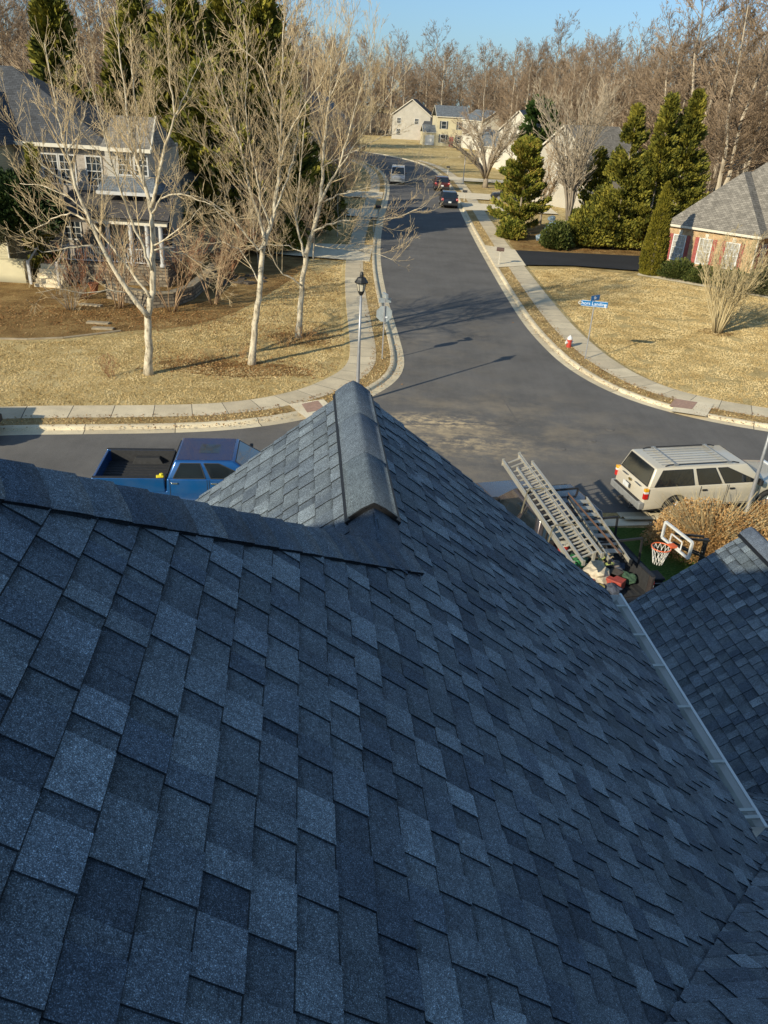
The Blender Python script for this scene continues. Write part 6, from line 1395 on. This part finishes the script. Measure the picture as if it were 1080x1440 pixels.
lamp(G(502, 566), 'black lantern on a grey post at the left corner sidewalk', 4.15)
q = G(1052, 692); lamp((10.75, 21.25, 0), 'black lantern on a grey post in front of the tan wagon', 4.15, .86)
lamp(G(651, 259), 'black lantern post beside the far right driveways', 3.6)
def text(txt, size, m, par, M4, name='lettering', ext=.003):
    cu = bpy.data.curves.new(name, 'FONT'); cu.body = txt; cu.size = size; cu.extrude = ext; cu.align_x = 'CENTER'; cu.align_y = 'CENTER'; cu.materials.append(m)
    q = bpy.data.objects.new('q', cu); COL.objects.link(q); me = bpy.data.meshes.new_from_object(q); me.name = name; bpy.data.objects.remove(q); bpy.data.curves.remove(cu)
    o = bpy.data.objects.new(name, me); COL.objects.link(o); o.parent = par; o.matrix_local = M4; return o
M_blue = plain('sign_blue', (.005, .17, .45), .4); M_wht = plain('sign_white', (.85, .88, .88), .4); M_sred = plain('stop_red', (.55, .02, .02), .4); M_galv = plain('galvanised_back', (.42, .46, .47), .5, .3)
def upm(loc, yaw):                                           # text plane upright; reads from direction -y rotated by yaw
    return Matrix.Translation(loc) @ Matrix.Rotation(yaw, 4, 'Z') @ Matrix.Rotation(PI/2, 4, 'X')
# street name sign
c = G(822, 508); t = empty('street_sign', tuple(c), 0, 'pair of blue street name blades on a thin pole at the right corner', 'sign')
mb = MB(); mb.tube([V((0, 0, 0)), V((0, 0, 2.55))], .03, 8); mb.build('pole', M_pole, t)
yaw = math.atan2(c.x, c.y)*-1+.05; mb = MB(); ax = V((math.cos(yaw), math.sin(yaw), 0)); ay = V((-math.sin(yaw), math.cos(yaw), 0))
mb.box((0, 0, 2.68), (1.18, .012, .26), yaw); b = mb.build('name_blade', M_blue, t, bevel=.004)
mb = MB()
for z in (2.56, 2.80): mb.box(tuple(-ay*.008+V((0, 0, z))), (1.14, .004, .012), yaw)
mb.build('blade_border', M_wht, b)
text('Chors Landing', .215, M_wht, b, upm(-ay*.012+ax*-.09+V((0, 0, 2.68)), yaw)); text('Dr', .12, M_wht, b, upm(-ay*.012+ax*.50+V((0, 0, 2.66)), yaw))
y2 = yaw+R(52); ax2 = V((math.cos(y2), math.sin(y2), 0)); ay2 = V((-math.sin(y2), math.cos(y2), 0)); mb = MB(); mb.box((0, 0, 2.95), (.62, .012, .24), y2); b = mb.build('name_blade', M_blue, t, bevel=.004); text('Br', .2, M_wht, b, upm(-ay2*.012+V((0, 0, 2.95)), y2))
mb = MB(); mb.box((0, 0, 2.815), (.06, .05, .05), yaw); mb.build('bracket', M_galv, t)
# stop sign seen from behind, with blades on top
c = G(537, 508); t = empty('stop_sign', tuple(c), 0, 'stop sign seen from its grey back on the left corner verge', 'sign')
mb = MB(); mb.box((0, 0, 1.45), (.055, .03, 2.9)); mb.build('post', M_pole, t)
oy = R(8)
def octo(mb, r, y, z, th):
    P = [(math.cos(PI/8+i*PI/4)*r, math.sin(PI/8+i*PI/4)*r) for i in range(8)]
    mb.prism(P, lambda a, b, q: Matrix.Rotation(oy, 3, 'Z') @ V((a, y+q, 0)) + V((0, 0, z+b)), 0, th)
mb = MB(); octo(mb, .37, .03, 2.12, .006); pl_ = mb.build('plate', M_galv, t); mb = MB(); octo(mb, .36, .037, 2.12, .002); mb.build('face', M_sred, t)
text('STOP', .27, M_wht, t, upm(Matrix.Rotation(oy, 3, 'Z') @ V((0, .045, 0))+V((0, 0, 2.12)), oy+PI))
mb = MB(); mb.box((.09, .02, 1.98), (.12, .004, .07), oy); mb.build('sticker', M_wht, t)
mb = MB(); mb.box((.0, .0, 2.72), (.55, .012, .20), oy+.1); bl = mb.build('name_blade', M_galv, t); mb = MB(); mb.box((0, 0, 2.93), (.10, .5, .17), oy+.25, taper=.98); mb.build('name_blade', M_galv, t)
# hydrant
c = G(799, 491); t = empty('fire_hydrant', tuple(c), .4, 'small red fire hydrant with a white bonnet on the right verge', 'hydrant')
M_hyd = plain('hydrant_red', (.52, .06, .04), .5); M_hw = plain('hydrant_white', (.75, .74, .72), .5)
mb = MB(); mb.lathe((0, 0, 0), [(.17, 0), (.17, .05), (.12, .06), (.115, .44), (.14, .45), (.14, .49)], 16); mb.build('barrel', M_hyd, t)
mb = MB(); mb.lathe((0, 0, .49), [(.13, 0), (.12, .08), (.07, .15), (.03, .17), (.03, .21)], 16); mb.build('bonnet', M_hw, t)
for a in (0, PI/2, PI):
    mb = MB(); M = Matrix.Rotation(a, 3, 'Z') @ Matrix.Rotation(PI/2, 3, 'Y'); mb.lathe(tuple(Matrix.Rotation(a, 3, 'Z') @ V((.10, 0, .34))), [(.055, 0), (.055, .06), (.065, .06), (.065, .10)], 10, M=M); mb.build('outlet_cap', M_hw, t)
# mailboxes
def mailbox(loc, rz, label, m=M_lampb):
    t = empty('mailbox', tuple(loc), rz, label, 'mailbox', 'kerbside mailboxes'); mb = MB(); mb.box((0, 0, .52), (.10, .10, 1.05)); mb.build('post', plain('mail_post', (.50, .46, .38), .7), t)
    mb = MB(); P = [(-.12, 0), (.12, 0)]+[(math.cos(a)*.12, .13+math.sin(a)*.12) for a in [i*PI/8 for i in range(9)]]
    mb.prism(P, lambda a, b, q: V((q, a, 1.05+b)), -.28, .26); mb.build('box', m, t); mb = MB(); mb.box((.0, -.135, 1.25), (.16, .012, .05)); mb.build('flag', M_shut, t)
mailbox(G(701, 374), R(170), 'dark brown mailbox at the foot of the asphalt driveway', plain('brown_box', (.09, .05, .04), .5)); mailbox((7.25, 99.5, 0), R(170), 'dark mailbox behind the navy crossover'); mailbox((-2.3, 72, 0), 0, 'black mailbox on the left verge past the corner trees'); mailbox((6.9, 135, 0), R(170), 'far mailbox where the street bends'); mailbox((-2.2, 80.5, 0), 0, 'mailbox beside the first left driveway beyond the shade')
# green lidded bin far left and glossy blue grey boulder-like ornament by the conifer
c = G(767, 342); mb = MB(); rr = random.Random(3)
t = empty('rock_cairn', tuple(c), 0, 'stacked blue grey glossy rocks at the foot of the yellow green conifer', 'rocks')
Mb_ = plain('blue_grey_rock', (.16, .22, .27), .35, var=.6, scale=5, bump=.6)
for i, (x, y, z, r_) in enumerate(((0, 0, .45, .62), (.45, .1, .4, .5), (-.4, .15, .35, .45), (.25, .3, 1.0, .5), (.5, .4, 1.5, .42), (.35, .5, 1.95, .38))):
    o = clump('rock', None, None, (x, y, z), (r_, r_*.8, r_*.75), Mb_, 20+i); o.parent = t
# basketball hoop, at the near side's scale
M_frame = plain('hoop_frame_white', (.66, .66, .64), .45); M_rimo = plain('rim_orange', (.80, .15, .04), .45); M_net = plain('net_white', (.75, .72, .66), .8)
zt = 2.75
K4 = [G(936, 730, zt), G(973, 766, zt), G(964, 805, 2.2), G(931, 768, 2.2)]
bc = V((6.05, 14.9, 0)); 
def depthpt(px, py, dep): d = ray(px, py)/FPX; return V((0, 0, H))+d*dep
# board plane: upright, found from its four surveyed corners at the same distance scale
a, b = depthpt(937, 731, 16.6), depthpt(973, 766, 15.9); c_, d_ = depthpt(964, 806, 15.6), depthpt(931, 769, 16.35)
tl, tr = a, b; bl_, br = V((a.x, a.y, d_.z)), V((b.x, b.y, c_.z)); zt = (a.z+b.z)/2; zb = (d_.z+c_.z)/2
tl.z = tr.z = zt; bl_.z = br.z = zb; ux = (tr-tl); wdt = ux.length; ux.normalize(); nrm = ux.cross(V((0, 0, 1))).normalized()
rimc_px = depthpt(927, 788, 15.7)
if (rimc_px-tl).dot(nrm) < 0: nrm = -nrm
t = empty('basketball_hoop', (tl.x, tl.y, 0), 0, 'driveway basketball hoop with a clear board, orange rim and white net', 'basketball hoop'); o_ = V((tl.x, tl.y, 0)); hgt = zt-zb
def L_(p): return V(p)-o_
mb = MB()
for p, q in ((tl, tr), (tr, br), (br, bl_), (bl_, tl)): mb.bar(L_(p), L_(q), .045, .05, up=nrm)
mb.build('board_frame', M_frame, t)
mb = MB(); x0, x1, z0, z1 = .30*wdt, .70*wdt, zb+.12*hgt, zb+.62*hgt; C4 = [tl+ux*x+V((0, 0, z-zt))+nrm*.012 for x, z in ((x0, z0), (x1, z0), (x1, z1), (x0, z1))]
for i in range(4): mb.bar(L_(C4[i]), L_(C4[(i+1) % 4]), .035, .006, up=nrm)
mb.build('target_square', M_frame, t)
gm = NT('clear_acrylic'); gm.b.inputs['Transmission Weight'].default_value = 1; gm.b.inputs['IOR'].default_value = 1.05; gm.col((.95, .97, .98)); gm.set(.02)
mb = MB(); mb.quad(L_(bl_), L_(br), L_(tr), L_(tl)); mb.build('board', gm.m, t)
rc = bl_.lerp(br, .5)+V((0, 0, .14*hgt))+nrm*.34; rr_ = .225*NS*1.0
mb = MB(); P = [L_(rc+ux*math.cos(a_)*rr_+nrm*math.sin(a_)*rr_) for a_ in [i*2*PI/28 for i in range(29)]]; mb.tube(P, .012, 6); mb.bar(L_(rc-nrm*rr_), L_(rc-nrm*.34), .16, .03); rim = mb.build('rim', M_rimo, t)
mb = MB(); N_ = 12
for i in range(N_):
    for sgn_ in (-1, 1):
        P = []
        for k in range(6):
            f = k/5; a_ = 2*PI*(i+sgn_*f*1.5)/N_; r_ = rr_*(1-.50*f**.8); P.append(L_(rc+ux*math.cos(a_)*r_+nrm*math.sin(a_)*r_-V((0, 0, .38*f))))
        mb.tube(P, .0055, 4)
mb.build('net', M_net, rim)
pb = bl_.lerp(br, .5)-nrm*.75; pb.z = 0
mb = MB(); mb.tube([L_(pb), L_(V((pb.x, pb.y, zt-.25)))], .05, 10); mb.build('pole', M_lampb, t)
for sg in (-1, 1):
    mb = MB(); s_ = ux*sg*.09; mb.bar(L_(V((pb.x, pb.y, zt-.25))+s_), L_(bl_.lerp(br, .5)+V((0, 0, hgt*.75))+s_), .04, .04); mb.bar(L_(V((pb.x, pb.y, zt-.65))+s_), L_(bl_.lerp(br, .5)+V((0, 0, hgt*.22))+s_), .04, .04); mb.build('support_arm', M_lampb, t)
mb = MB(); mb.box(tuple(L_(pb)+V((0, 0, .09))), (.6, .9, .18), .4); mb.build('base', M_blk, t, bevel=.04)
c = G(981, 791, 1.2); o = clump('basketball', 'orange basketball lying in the bush behind the hoop', 'ball', (c.x, c.y, 1.0), (.12, .12, .12), M_rimo, 2)
for v in o.data.vertices: v.co = v.co.normalized()*.12
